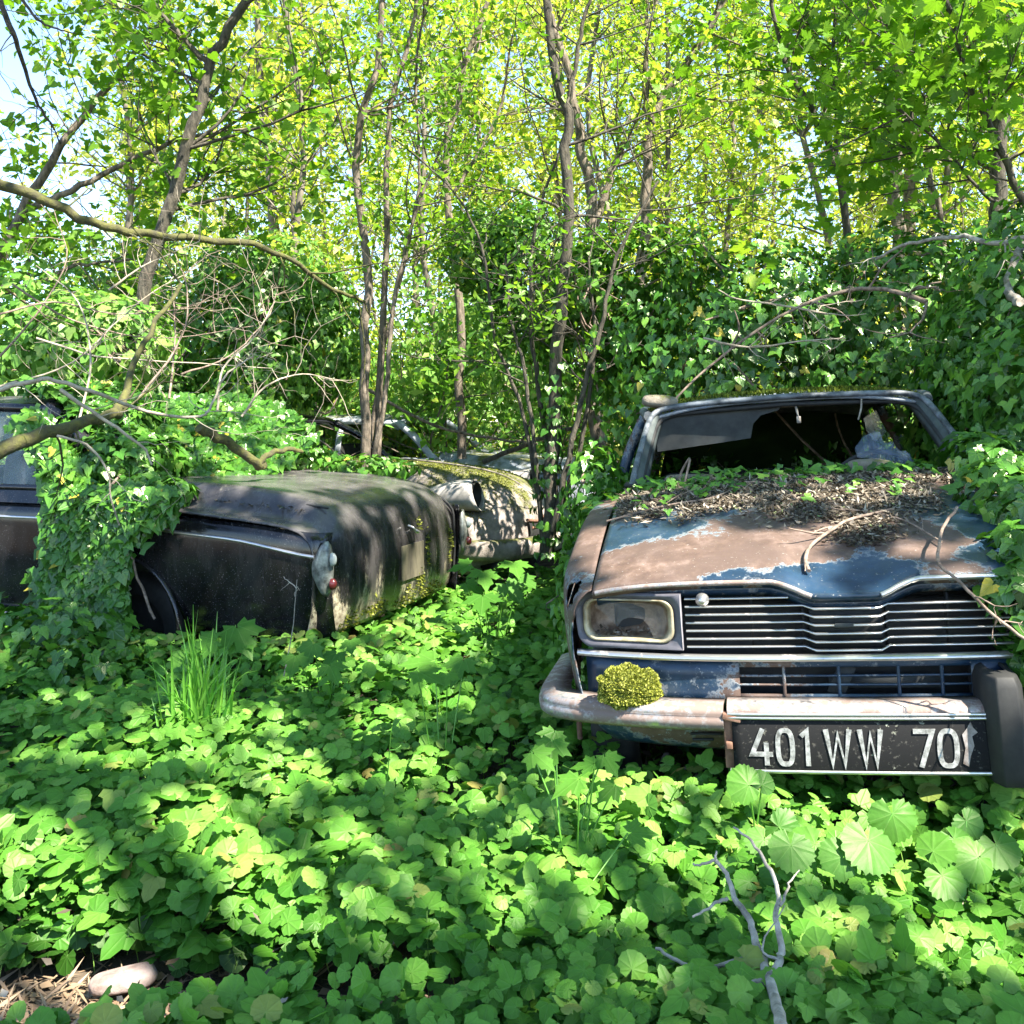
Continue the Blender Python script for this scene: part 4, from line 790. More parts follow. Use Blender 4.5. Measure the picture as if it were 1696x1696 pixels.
# ================================================================ moss and litter on cars
def tufts(name, mat, P, Nn, sz, label, cat='moss', kind='stuff', rg=R, tint=None):
    mb = MB(); n = len(P); V, Fc = DIAM; place(mb, (V*[.9, 1, 1], Fc), P, np.cross(Nn, rg.normal(0, 1, (n, 3))), sz, rg.random(n) if tint is None else tint, rg, down=Nn*1.4, uv=False, jitter=.4)
    o = mb.build(name, mat); return tag(o, label, cat, kind=kind)
# moss cushion on the bumper
ctr = world(RM, (-.60, -.03, .535)); n = 9000; d = unit(R.normal(0, 1, (n, 3))); d = d[(d @ np.array([0, -1, .5])) > -.45]; n = len(d)
mb = MB(); u = np.linspace(0, pi, 15); v = np.linspace(0, 2*pi, 25)[:-1]; U, V_ = np.meshgrid(u, v, indexing='ij'); mb.grid(np.stack([np.sin(U)*np.cos(V_)*.084, np.sin(U)*np.sin(V_)*.04, np.cos(U)*.058], -1), closed=True, flip=True)
o = mb.build('moss_cushion', m_simple('moss_core', (.05, .06, .01), (.2, .22, .03), 80, 1, bs=1), None); o.location = ctr; tag(o, 'round yellow-green moss cushion growing on the bumper below the broken headlight', 'moss')
lump = 1+.22*(N1(d[:, 0]*5+20, d[:, 2]*5+20)-.5)+.1*(N2(d[:, 0]*13+20, d[:, 2]*13+20)-.5); mb = MB(); V, Fc = DIAM
place(mb, (V*[1.1, 1, 1], Fc), d*np.array([.088, .042, .060])*lump[:, None], np.cross(d, R.normal(0, 1, (n, 3))), R.uniform(.004, .010, n), np.clip(.5+.25*R.normal(0, 1, n)+.8*(lump-1), 0, 1), R, down=d*1.5, uv=False, jitter=.4)
mb.build('moss_tuft', M['mossbright'], o)
# mossy car hood, roof edges
def on_obj(ob, n, rg, side=None):                   # random points on the faces of a finished mesh, in world space
    me = ob.data; V = np.empty(len(me.vertices)*3); me.vertices.foreach_get("co", V); V = V.reshape(-1, 3)
    ar = np.empty(len(me.polygons)); me.polygons.foreach_get("area", ar); ps = rg.choice(len(ar), n, p=ar/ar.sum())
    P = np.zeros((n, 3)); Nn = np.zeros((n, 3)); pol = me.polygons
    for i, p in enumerate(ps):
        q = pol[int(p)]; vi = q.vertices; w_ = rg.dirichlet(np.ones(len(vi))); P[i] = w_ @ V[list(vi)]; Nn[i] = q.normal[:]
    Mx = np.array((ob.parent.matrix_world if ob.parent else ob.matrix_world)); Nn = Nn @ Mx[:3, :3].T
    Nn = np.where(Nn[:, 2:] < 0, -Nn, Nn); return P @ Mx[:3, :3].T+Mx[:3, 3], Nn
bpy.context.view_layer.update()
mh = [o for o in mos.children if o.name.startswith('hood')][0]
P, Nn = on_obj(mh, 22000, R); k = (N1(P[:, 0]*6, P[:, 1]*6)*.5+N2(P[:, 0]*14, P[:, 1]*14)*.3+Nn[:, 2]*.35 > .66); tufts('hood_moss', M['moss'], P[k], Nn[k], R.uniform(.008, .02, k.sum()), 'patchy yellow-green moss over the hood of the round-nosed saloon', tint=np.clip(R.random(k.sum())*.8+.2, 0, 1))
rr_ = [o for o in r16.children if o.name.startswith('roof')][0]
P, Nn = on_obj(rr_, 14000, R); ly = (P-world(RM, (0, 1.66, 1.36))) @ np.array(RM)[:3, 1]; lx = (P-world(RM, (0, 1.66, 1.36))) @ np.array(RM)[:3, 0]
k = (N1(P[:, 0]*7, P[:, 1]*7) > .42-.2*(lx > 0)); tufts('roof_moss', M['mossdark'], P[k]+[0, 0, .004], Nn[k], R.uniform(.008, .022, k.sum()), 'dark moss along the roof edge of the hatchback')
P, Nn = on_obj([o for o in blk.children if o.name.startswith('boot_lid')][0], 30000, R)
Mi = np.array(BM.inverted()); lp = P @ Mi[:3, :3].T+Mi[:3, 3]
def blob(c, r): return np.linalg.norm((lp-np.array(c))/np.array(r), axis=1)
k = np.zeros(len(P), bool)
for c, r in (((.14, 0, .69), (.05, .1, .05)), ((-.32, 0, .33), (.10, .1, .07)), ((.0, 0, .32), (.14, .1, .06)), ((.12, 0, .40), (.08, .1, .06)), ((.55, 0, .55), (.04, .1, .14)), ((-.55, 0, .30), (.1, .1, .05)), ((.3, 0, .30), (.2, .1, .05)), ((.22, 0, .55), (.03, .1, .1))): k |= blob(c, r) < 1.1*N1(lp[:, 0]*30+9, lp[:, 2]*30)+.25
out = -np.array(BM)[:3, 1]; tufts('boot_moss', M['moss'], P[k]+out*.008, np.tile(out, (k.sum(), 1)), R.uniform(.008, .02, k.sum()), 'yellow moss blotches on the back of the black saloon')
# litter on the hatchback hood
def litter(name, label, Mx, xs_, ys_, zf, sel, n, green=.05, big=.03, mat='litter', up=.012):
    x = R.uniform(*xs_, n); y = R.uniform(*ys_, n); k = sel(x, y); x, y = x[k], y[k]; n = len(x)
    P = np.c_[x, y, zf(x, y)+R.uniform(.002, up, n)]; A = np.array(Mx); P = P @ A[:3, :3].T+A[:3, 3]; mb = MB(); V, Fc = DIAM; t = R.uniform(0, .9, n)
    q = R.random(n) < .5; place(mb, (V*[.3, 1, .5], Fc), P[q], np.tile([0, -.2, 1.], (q.sum(), 1)), R.uniform(.012, .045, q.sum()), t[q], R, jitter=.3)
    q = ~q; place(mb, OVAL, P[q], np.tile([0, -.2, 1.], (q.sum(), 1)), R.uniform(.012, big, q.sum()), np.where(R.random(q.sum()) < green, 1, t[q]), R, jitter=.45)
    return tag(mb.build(name, M[mat]), label, 'leaf litter', kind='stuff')
litter('hood_litter', 'thick bed of dead leaves and twig bits on the hatchback hood', RM, (-.68, .7), (.18, 1.15), hood_z,
       lambda x, y: (y > .52-.28*np.exp(-((x-.10)/.17)**2)-.10*np.exp(-((x-.5)/.2)**2)*0+.10*(x < -.45)+.22*(N1(x*9, y*9)-.5)+.3*R.random(len(x))**3*-.4) & ~((x > .38) & (y < .80) & (R.random(len(x)) < .9)), 34000, up=.014, big=.024)
bz = lambda x, y: .955-.02*(1-smooth(y, .5, 1.27))-.02*(x/.6)**2
litter('boot_litter', 'pale dead leaves at the foot of the black saloon rear window', BM, (-.6, .7), (.85, 1.28), bz, lambda x, y: (y > 1.08+.2*(N1(x*8, y*8)-.5)), 2600)
litter('fender_litter', 'line of dry flakes along the black saloon boot seam', BM, (-.68, -.6), (.2, .75), lambda x, y: .815+.06*y, lambda x, y: R.random(len(x)) < .6, 260)

# ================================================================ ivy masses
def leaves_obj(name, M0, P, Nn, size, tint, label, cat='ivy', mat='ivy', tpl=(IVY, IVY2), stems=None, kind=None, down=(0, 0, -1), jitter=.38, stemmat='twigwood'):
    root = empty(name, M0, label, cat); A = np.array(M0.inverted()); mb = MB(); n = len(P); Pl = P @ A[:3, :3].T+A[:3, 3]; Nl = Nn @ A[:3, :3].T
    q = R.integers(0, len(tpl), n); dn = np.tile(np.array(down, float) @ A[:3, :3].T, (n, 1))
    for j, tp in enumerate(tpl): k = q == j; place(mb, tp, Pl[k], Nl[k], size[k], tint[k], R, down=dn[k], jitter=jitter)
    mb.build('foliage', M[mat], root)
    if stems is not None and len(stems):
        mb = MB()
        for p, r_ in stems: mb.tube(np.asarray(p) @ A[:3, :3].T+A[:3, 3], r_, 5)
        mb.build('stem', M[stemmat], root)
    return root
# ivy curtain over the black saloon, from the roof down past the rear wheel
nI = 9000; poly = [(130, 655), (300, 640), (470, 680), (520, 720), (470, 762), (395, 800), (300, 838), (222, 880), (195, 935), (205, 1010), (185, 1075), (90, 1060), (70, 1010), (60, 960), (80, 930), (85, 820), (62, 740), (30, 700)]
def in_poly(px, py, poly):
    ins = np.zeros(len(px), bool); j = len(poly)-1
    for i in range(len(poly)):
        (xi, yi), (xj, yj) = poly[i], poly[j]; c = ((yi > py) != (yj > py)) & (px < (xj-xi)*(py-yi)/(yj-yi+1e-9)+xi); ins ^= c; j = i
    return ins
def black_surf(y, z):                               # outward x of the near flank, cabin side sloping in, at local y, z
    x = -.82+np.where(z > .90, (z-.90)*.36, 0); lean = np.where((z > .93) & (y < 1.25+(z-.93)*1.25), .2+(1.25+(z-.93)*1.25-y)*1.6, 0); return x+np.clip(lean, 0, 1.2)
yl = R.uniform(.75, 2.6, 40000); zl = R.uniform(.05, 1.40, 40000); cand = np.c_[black_surf(yl, zl)-.03-.10*R.random(40000), yl, zl]
A = np.array(BM); W_ = cand @ A[:3, :3].T+A[:3, 3]; ppx = HX+F0*W_[:, 0]/W_[:, 1]; ppy = HY-F0*(W_[:, 2]-CAMH)/W_[:, 1]
k = in_poly(ppx+7*R.normal(0, 1, len(ppx)), ppy+9*R.normal(0, 1, len(ppx)), poly); W_ = W_[k][:9500]; cand = cand[k][:9500]
tx = R.uniform(-.62, .1, 2600); ty = R.uniform(1.3, 2.3, 2600); rt = np.c_[tx, ty, np.where(ty < 1.8, .97+(ty-1.28)*.76, 1.38)+.03+.06*R.random(2600)]; keep = (rt[:, 1] < 2.05) & (tx < .35-(rt[:, 2]-1)*.6); rt = rt[keep]
Pw = np.vstack([W_, rt @ A[:3, :3].T+A[:3, 3]]); Nn = np.vstack([np.tile(-A[:3, 0]*1.0+[.2, -.2, .75], (len(W_), 1)), np.tile(-A[:3, 0]*.4-A[:3, 1]*.4+[0, 0, 1.], (len(rt), 1))])
tint = np.clip(R.beta(2, 2.6, len(Pw)), 0, .92); tint[R.random(len(Pw)) < .012] = 1
stems = []
for (a, b, c, d) in (((.9, .30), (1.0, .6), (1.15, .9), (1.4, 1.2)), ((1.2, .1), (1.25, .5), (1.4, .9), (1.7, 1.25)), ((1.6, .1), (1.6, .4), (1.5, .8), (1.6, 1.1))):
    lp_ = cr([(float(black_surf(np.array(q[0]), np.array(q[1])))-.06, q[0], q[1]) for q in (a, b, c, d)], 14); lp_ += R.normal(0, .015, lp_.shape); stems.append((lp_ @ A[:3, :3].T+A[:3, 3], .007))
leaves_obj('ivy', frame(world(BM, (-.85, 1.5, 0))), Pw, Nn, R.uniform(.045, .085, len(Pw)), tint, 'thick ivy curtain hanging over the black saloon from roof to rear wheel', stems=stems)
# ivy in front, at the foot of the curtain
def mound(n, ells, shell=.35, up=.2):
    P = []; Nn = []; vol = np.array([(r[0]*r[1]+r[1]*r[2]+r[0]*r[2]) for c, r in ells]); num = (vol/vol.sum()*n).astype(int)
    for (c, r), m in zip(ells, num):
        d = unit(R.normal(0, 1, (m, 3))); rad = 1-shell*R.random(m)**1.5+.10*(N1(d[:, 0]*5+c[0]*3+9, d[:, 2]*5+9)-.5)*2; P.append(np.array(c)+d*np.array(r)*rad[:, None]); Nn.append(unit(d/np.array(r))+[0, -.15, up])
    P = np.vstack(P); Nn = np.vstack(Nn); k = P[:, 2] > gz(P[:, 0], P[:, 1]); return P[k], Nn[k]
def ivy_mound(name, label, ells, n, size, mat='ivy', tpl=(IVY, IVY2), nst=10, cat='ivy', tlo=(2, 2.4), yellow=.01, shell=.35, rot=None, stemmat='twigwood', cut=None):
    P, Nn = mound(n, ells, shell)
    if rot is not None: A = np.array(rot); P = P @ A[:3, :3].T+A[:3, 3]; Nn = Nn @ A[:3, :3].T
    if cut is not None: k = ~cut(P); P, Nn = P[k], Nn[k]
    k = carve(P, .6, .9, .02); P, Nn = P[k], Nn[k]
    t = np.clip(R.beta(*tlo, len(P))+.25*(N2(P[:, 0]*3, P[:, 2]*3)-.5), 0, .92); t[R.random(len(P)) < yellow] = 1
    st = []
    for i in range(nst):
        a, b = P[R.integers(0, len(P), 2)]; a = a.copy(); m1 = a+(b-a)*.33+R.normal(0, .1, 3); m2 = a+(b-a)*.66+R.normal(0, .1, 3)
        if np.linalg.norm(b-a) < 2.0: st.append((cr([a, m1, m2, b], 12), R.uniform(.003, .009)))
    c0 = P.mean(0); c0[2] = 0
    return leaves_obj(name, frame(c0), P, Nn, R.uniform(size*.7, size*1.3, len(P)), t, label, cat, mat, tpl, st, stemmat=stemmat)
def r16_cut2(P):
    Mi = np.array(RM.inverted()); q = P @ Mi[:3, :3].T+Mi[:3, 3]; return (q[:, 0] < .40-.10*(q[:, 1] < .25)+.14*N1(q[:, 1]*9, q[:, 2]*9)) | ((q[:, 0] < .56) & (q[:, 1] > .95) & (q[:, 1] < 1.7))
def r16_cut(P):                                     # keep the windscreen opening and hood clear
    Mi = np.array(RM.inverted()); q = P @ Mi[:3, :3].T+Mi[:3, 3]; return ((np.abs(q[:, 0]) < .60+.10*N1(q[:, 1]*8, q[:, 2]*8)) & (q[:, 1] < 1.6) & (q[:, 2] < 1.5)) | ((np.abs(q[:, 0]) < .62) & (q[:, 1] > 1) & (q[:, 2] < 1.36)) | ((q[:, 0] < .62) & (q[:, 0] > -.6) & (q[:, 1] < .6))
ivy_mound('ivy', 'glossy ivy spilling over the hatchback right fender and door', [((.54, .12, .82), (.16, .2, .15)), ((.57, .6, .96), (.16, .36, .13)), ((.62, 1.0, 1.05), (.13, .3, .13)), ((.46, .0, .74), (.13, .13, .12)), ((.50, .0, .60), (.10, .12, .14)), ((.55, .02, .45), (.10, .12, .16)), ((.86, .75, .72), (.24, .55, .26)), ((.95, 1.4, .9), (.26, .5, .35)), ((1.05, .5, .45), (.25, .4, .35)), ((1.0, 2.3, 1.1), (.35, .7, .5)), ((.80, .25, .74), (.13, .18, .13))], 11000, .058, nst=10, rot=RM, cut=r16_cut2)
ivy_mound('ivy', 'ivy heaped over the rear window corner of the black saloon', [((-.55, 1.35, 1.02), (.28, .30, .20)), ((-.3, 1.6, 1.2), (.4, .25, .16)), ((-.72, 1.05, .90), (.12, .25, .10)), ((-.1, 1.32, 1.02), (.5, .12, .10))], 4200, .062, nst=6, rot=BM)
ivy_mound('ivy', 'ivy creeping along the left cowl corner of the hatchback', [((-.72, 1.15, .85), (.16, .38, .18)), ((-.86, 1.7, .85), (.16, .5, .38)), ((-.84, 1.25, .5), (.16, .5, .4)), ((-.45, 1.02, 1.03), (.2, .08, .035)), ((-.1, 1.06, 1.05), (.2, .05, .03)), ((-.6, .85, .95), (.14, .12, .03)), ((-.35, .95, 1.03), (.3, .12, .025)), ((.2, 1.05, 1.06), (.3, .06, .02))], 4200, .05, nst=8, rot=RM, cut=lambda P: r16_cut(P) & (R.random(len(P)) < .0))
ivy_mound('ivy', 'leafy ivy clump standing in front of the black saloon sill', [((-2.0, 4.2, .15), (.4, .22, .30)), ((-1.8, 3.95, .1), (.25, .18, .22)), ((-2.45, 4.4, .15), (.35, .22, .28))], 1100, .07, nst=4)
# big ivy bank behind the hatchback
def bank_cut(P):
    Mi = np.array(RM.inverted()); q = P @ Mi[:3, :3].T+Mi[:3, 3]; return (np.abs(q[:, 0]) < .68) & (q[:, 1] > .4) & (q[:, 1] < 3.6) & (q[:, 2] < 1.38)
ivy_mound('ivy_bank', 'dark green ivy bank rising straight behind the hatchback roof', [((1.5, 5.9, 1.3), (.9, .7, 1.1)), ((2.4, 5.7, 1.4), (.8, .7, 1.05)), ((1.0, 6.4, 1.7), (.6, .6, .9))], 15000, .062, nst=40, tlo=(1.7, 2.6), yellow=.02, cut=bank_cut)
ivy_mound('ivy_bank', 'ivy bank at the right edge hanging over the hatchback flank', [((2.6, 4.5, 1.2), (.7, .7, 1.0)), ((2.1, 3.8, .9), (.35, .5, .75)), ((2.9, 5.0, 1.7), (.6, .6, .8)), ((1.95, 3.1, .75), (.25, .45, .55))], 10500, .06, nst=30, tlo=(1.8, 2.4), cut=bank_cut)
ivy_mound('ivy_bank', 'ivy-smothered shrub in the shade left of the hatchback windscreen', [((.62, 6.8, 1.5), (.45, .4, .9)), ((.75, 6.6, 2.1), (.5, .4, .5)), ((.42, 6.3, 2.2), (.3, .3, .35))], 6500, .06, nst=14, tlo=(1.5, 3), mat='hedge', cut=lambda P: (P[:, 2] < 1.38))
ivy_mound('ivy_bank', 'dark ivy-clad shrub behind the black saloon roof', [((-2.05, 7.4, 1.7), (.55, .5, .95)), ((-1.6, 7.8, 1.9), (.4, .4, .6)), ((-2.9, 7.2, 1.3), (.7, .5, .55))], 8000, .065, nst=12, tlo=(1.4, 3), mat='hedge', cut=lambda P: (P[:, 2] < 1.32) & (P[:, 0] > -2.1))
ivy_mound('ivy_bank', 'dark hanging ivy thicket around the ivy-wrapped middle trunk', [((.12, 7.1, 2.25), (.42, .35, .60)), ((.48, 6.9, 1.95), (.40, .35, .5)), ((-.25, 7.3, 2.5), (.3, .3, .35))], 6500, .055, nst=12, tlo=(1.5, 2.8), mat='hedge', cut=lambda P: P[:, 2] < 1.4)
ivy_mound('shrub', 'green bushy shrub between the slim stems and the ivy-wrapped trunk', [((-.35, 8.6, 2.0), (.75, .5, .75)), ((.1, 8.2, 1.6), (.4, .4, .45)), ((-.9, 9.0, 1.7), (.5, .4, .6))], 6500, .06, nst=16, mat='shrub', tpl=(OVAL, IVY), cat='shrub', shell=.7)
ivy_mound('shrub', 'pale bushy shrub behind the roof of the grey saloon', [((-1.9, 9.9, 1.3), (.9, .5, .8)), ((-.9, 10.2, 1.2), (.7, .5, .6))], 6000, .065, nst=16, mat='shrub', tpl=(OVAL,), cat='shrub', shell=.8)
ivy_mound('shrub', 'mid green bush filling the gap above the branch thicket', [((-2.9, 7.9, 2.2), (.8, .5, .6)), ((-2.0, 8.2, 2.4), (.6, .5, .5)), ((-3.9, 8.0, 2.0), (.8, .5, .9))], 6000, .065, nst=16, mat='shrub', tpl=(OVAL, IVY), cat='shrub', shell=.7)
ivy_mound('shrub', 'light green bushy shrub at the left edge above the black saloon', [((-3.2, 6.2, 1.6), (.8, .6, .6)), ((-2.6, 6.0, 1.7), (.5, .5, .35))], 4200, .07, nst=14, mat='shrub', tpl=(OVAL, BROAD), cat='shrub')
# ivy bits on the mossy car and boot edge
ivy_mound('ivy', 'low ivy along the black saloon boot in front of the round-nosed saloon', [((-1.0, 5.95, .93), (.42, .25, .09)), ((-1.4, 5.9, 1.0), (.3, .3, .1))], 1000, .05, nst=4)

# ================================================================ trees
def tree(name, label, stems, leafn, lsize, mat='crown', bark='bark', seed=0, side=True, branch_from=.35, blen=(.6, 1.4), per=14, group=None, tpl=(OVAL,), nbr=14, ivy=0, lvl=1, jit=.065):
    rg = np.random.default_rng(seed); base = np.array(stems[0][0][0], float); base0 = np.array([base[0], base[1], 0.]); root = empty(name, frame(base0), label, 'tree', group)
    tubes, tips = [], []; mb = MB()
    for pts, r0, r1 in stems:
        P = cr(np.array(pts), 22)-base0; P[1:-1] += rg.normal(0, r0*.25, (20, 3)); mb.tube(P, np.linspace(r0, r1, 22), 8)
        for b in range(nbr):
            i = int(22*rg.uniform(branch_from, .98)); d = unit(P[min(i+1, 21)]-P[i-1]); sd = unit(np.cross(d, rg.normal(0, 1, 3)))
            grow(rg, P[i], d*.5+sd, rg.uniform(*blen), max(.006, r1*.5), lvl, tubes, tips, k=4)
    for P, r_, k in tubes: mb.tube(P, r_, max(3, k), cap=False)
    mb.build('trunk', M[bark], root)
    L = tips_leaves(rg, tips, per, jit); L = L[carve(L+base0, .4, .9, .02)]; n = len(L); mb = MB(); q = rg.integers(0, len(tpl), n); sz = rg.uniform(lsize*.7, lsize*1.3, n); tn = np.clip(rg.normal(.5, .22, n), 0, 1); nn = crown_normals(rg, n)
    for j, tp in enumerate(tpl): k = q == j; place(mb, tp, L[k], nn[k], sz[k], tn[k], rg, uv=True, jitter=.3)
    mb.build('crown', M[mat], root)
    if ivy:
        pts, r0, r1 = stems[0]; P = cr(np.array(pts), 60)-base0; z = P[:, 2]; hi = ivy if ivy > 1 else 2.2
        c = P[rg.integers(0, 60, 1100)]; c = c[c[:, 2] < hi]; a = rg.uniform(0, 2*pi, len(c)); rr = r0*1.05+.07*rg.random(len(c))**1.6; o3 = np.c_[np.cos(a), np.sin(a), 0*a]
        mb = MB(); place(mb, IVY, c+o3*rr[:, None], o3+[0, 0, .4], rg.uniform(.04, .07, len(c)), rg.beta(2, 3, len(c)), rg, down=np.tile([0, 0, -1.], (len(c), 1))); mb.build('climbing_ivy', M['ivy'], root)
    return root
def st(pts, Y, r0, r1): return ([pix(a, b, Y if len(q) == 0 else q[0]) for a, b, *q in pts], r0, r1)
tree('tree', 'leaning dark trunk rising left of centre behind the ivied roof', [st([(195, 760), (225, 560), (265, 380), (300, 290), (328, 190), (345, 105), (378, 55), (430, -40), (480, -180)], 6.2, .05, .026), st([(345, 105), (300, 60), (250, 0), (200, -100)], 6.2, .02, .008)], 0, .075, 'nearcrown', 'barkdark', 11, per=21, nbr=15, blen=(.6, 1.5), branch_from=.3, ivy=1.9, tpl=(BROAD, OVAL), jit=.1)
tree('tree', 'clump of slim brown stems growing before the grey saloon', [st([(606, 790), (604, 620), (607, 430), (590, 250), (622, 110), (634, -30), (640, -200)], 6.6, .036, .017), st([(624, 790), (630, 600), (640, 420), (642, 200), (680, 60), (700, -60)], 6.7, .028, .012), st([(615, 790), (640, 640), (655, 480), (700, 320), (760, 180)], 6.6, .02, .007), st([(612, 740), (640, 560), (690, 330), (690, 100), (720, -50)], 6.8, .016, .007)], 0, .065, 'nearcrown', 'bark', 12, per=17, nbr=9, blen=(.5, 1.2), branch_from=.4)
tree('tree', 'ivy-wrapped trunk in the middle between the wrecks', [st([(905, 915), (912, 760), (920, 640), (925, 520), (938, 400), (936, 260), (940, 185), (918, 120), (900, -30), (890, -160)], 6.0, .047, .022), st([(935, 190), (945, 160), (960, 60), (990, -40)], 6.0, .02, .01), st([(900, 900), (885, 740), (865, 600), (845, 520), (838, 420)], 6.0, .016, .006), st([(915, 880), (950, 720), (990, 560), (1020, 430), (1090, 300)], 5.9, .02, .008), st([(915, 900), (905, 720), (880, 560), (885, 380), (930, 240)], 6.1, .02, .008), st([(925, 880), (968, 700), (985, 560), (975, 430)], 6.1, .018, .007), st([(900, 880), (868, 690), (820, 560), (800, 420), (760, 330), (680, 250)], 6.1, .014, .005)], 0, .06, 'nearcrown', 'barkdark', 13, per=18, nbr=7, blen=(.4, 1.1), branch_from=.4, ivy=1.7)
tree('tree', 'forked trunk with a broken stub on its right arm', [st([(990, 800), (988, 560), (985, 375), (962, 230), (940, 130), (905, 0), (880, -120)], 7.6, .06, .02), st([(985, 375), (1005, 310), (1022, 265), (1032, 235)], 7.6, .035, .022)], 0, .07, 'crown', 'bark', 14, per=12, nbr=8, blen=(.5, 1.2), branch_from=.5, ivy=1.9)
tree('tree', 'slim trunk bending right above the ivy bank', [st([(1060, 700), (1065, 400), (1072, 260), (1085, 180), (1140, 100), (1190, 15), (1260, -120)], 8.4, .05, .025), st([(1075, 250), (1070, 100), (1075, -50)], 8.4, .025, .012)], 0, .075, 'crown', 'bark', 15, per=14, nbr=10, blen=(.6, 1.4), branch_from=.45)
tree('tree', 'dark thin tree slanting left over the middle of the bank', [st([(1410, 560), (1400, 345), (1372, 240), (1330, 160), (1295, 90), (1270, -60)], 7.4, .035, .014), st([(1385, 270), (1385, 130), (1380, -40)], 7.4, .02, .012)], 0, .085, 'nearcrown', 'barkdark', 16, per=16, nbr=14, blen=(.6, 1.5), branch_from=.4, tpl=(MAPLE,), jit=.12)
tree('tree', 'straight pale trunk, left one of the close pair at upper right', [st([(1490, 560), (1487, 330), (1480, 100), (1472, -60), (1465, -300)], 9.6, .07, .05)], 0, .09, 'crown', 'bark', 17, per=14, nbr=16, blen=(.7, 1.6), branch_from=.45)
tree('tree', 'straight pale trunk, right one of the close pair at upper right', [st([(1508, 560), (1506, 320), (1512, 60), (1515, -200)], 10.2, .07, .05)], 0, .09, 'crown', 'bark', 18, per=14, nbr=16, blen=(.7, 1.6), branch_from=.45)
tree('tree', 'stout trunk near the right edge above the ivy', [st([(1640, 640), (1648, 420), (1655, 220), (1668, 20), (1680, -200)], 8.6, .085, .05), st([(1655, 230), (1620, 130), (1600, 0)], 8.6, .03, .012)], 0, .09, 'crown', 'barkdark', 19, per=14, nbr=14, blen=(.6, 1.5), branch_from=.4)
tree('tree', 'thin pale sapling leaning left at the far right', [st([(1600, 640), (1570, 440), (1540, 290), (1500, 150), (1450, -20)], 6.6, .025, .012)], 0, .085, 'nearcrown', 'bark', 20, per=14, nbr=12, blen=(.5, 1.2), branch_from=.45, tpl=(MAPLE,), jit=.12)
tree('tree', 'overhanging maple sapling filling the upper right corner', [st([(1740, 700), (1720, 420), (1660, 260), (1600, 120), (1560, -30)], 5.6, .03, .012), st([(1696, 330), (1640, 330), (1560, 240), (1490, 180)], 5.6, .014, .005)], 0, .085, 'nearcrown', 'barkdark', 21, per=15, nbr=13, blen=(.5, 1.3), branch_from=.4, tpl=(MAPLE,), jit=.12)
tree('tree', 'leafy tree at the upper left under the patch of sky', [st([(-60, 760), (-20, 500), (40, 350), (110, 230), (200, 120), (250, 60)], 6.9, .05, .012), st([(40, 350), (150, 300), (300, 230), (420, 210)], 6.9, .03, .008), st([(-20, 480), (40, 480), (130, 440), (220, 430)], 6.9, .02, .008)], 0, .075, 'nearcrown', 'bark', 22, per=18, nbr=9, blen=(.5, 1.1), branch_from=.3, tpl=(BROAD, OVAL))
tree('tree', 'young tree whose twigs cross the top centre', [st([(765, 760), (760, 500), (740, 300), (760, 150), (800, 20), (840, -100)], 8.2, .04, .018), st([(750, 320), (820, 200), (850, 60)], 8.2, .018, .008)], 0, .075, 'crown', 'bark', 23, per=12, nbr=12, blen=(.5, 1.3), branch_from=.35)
# background woods: a few prototypes, each tree its own object
def proto(seed, H_, nb, per, lsize, mat, bark='barkfar'):
    rg = np.random.default_rng(seed); P = cr(np.cumsum(np.vstack([[0, 0, -.1], np.c_[rg.normal(0, .12, 7), rg.normal(0, .12, 7), np.full(7, H_/7)]]), 0), 16); tubes, tips = [], []; mb = MB(); mb.tube(P, np.linspace(.055, .015, 16), 6)
    for b in range(nb):
        f = rg.uniform(.2, 1); i = min(15, int(f*15)); sd = unit(np.array([*rg.normal(0, 1, 2), 0]))
        grow(rg, P[i], sd+[0, 0, .7], rg.uniform(.8, 1.9)*(1.15-f*.5), .013, 1, tubes, tips, k=3)
    for p, r_, k in tubes: mb.tube(p, r_, 3, cap=False)
    L = tips_leaves(rg, tips, per, .12); n = len(L); lb = MB(); place(lb, OVAL if n < 9000 else DIAM, L, crown_normals(rg, n), rg.uniform(lsize*.7, lsize*1.3, n), np.clip(rg.normal(.5, .25, n), 0, 1), rg, uv=False, jitter=.3)
    return mb, lb, M[mat], M[bark]
protos = []
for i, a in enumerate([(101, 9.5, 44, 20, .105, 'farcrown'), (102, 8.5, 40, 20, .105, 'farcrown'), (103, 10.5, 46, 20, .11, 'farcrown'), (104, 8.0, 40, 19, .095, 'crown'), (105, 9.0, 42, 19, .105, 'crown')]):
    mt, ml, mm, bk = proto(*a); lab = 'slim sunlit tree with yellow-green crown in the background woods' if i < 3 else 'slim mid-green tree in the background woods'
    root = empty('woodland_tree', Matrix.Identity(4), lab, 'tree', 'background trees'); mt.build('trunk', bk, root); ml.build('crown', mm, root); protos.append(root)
rg = np.random.default_rng(77); spots = []
for Y, cnt in ((10.5, 12), (12.5, 14), (15, 17), (18, 18), (22, 19), (27, 18)):
    for j in range(cnt):
        X = (-.80+1.6*(j+.5+rg.uniform(-.35, .35))/cnt)*Y; yy = Y+rg.uniform(-.9, .9)
        if X/yy < -.46 and rg.random() < .5 : continue
        spots.append((X, yy))
for i, (X, Y) in enumerate(spots):
    pi_ = (i*7+i//5) % 5
    if Y > 14 and pi_ > 2: pi_ = i % 3
    o = protos[pi_] if not protos[pi_].get('used') else copy_tree(protos[pi_]); protos[pi_]['used'] = 1
    s = rg.uniform(.85, 1.1) if X/Y > -.43 else .60; o.matrix_world = Matrix.Translation((X, Y, float(gz(X, Y)))) @ Matrix.Rotation(rg.uniform(0, 6.28), 4, 'Z') @ Matrix.Diagonal((s, s, s*rg.uniform(.9, 1.1), 1))
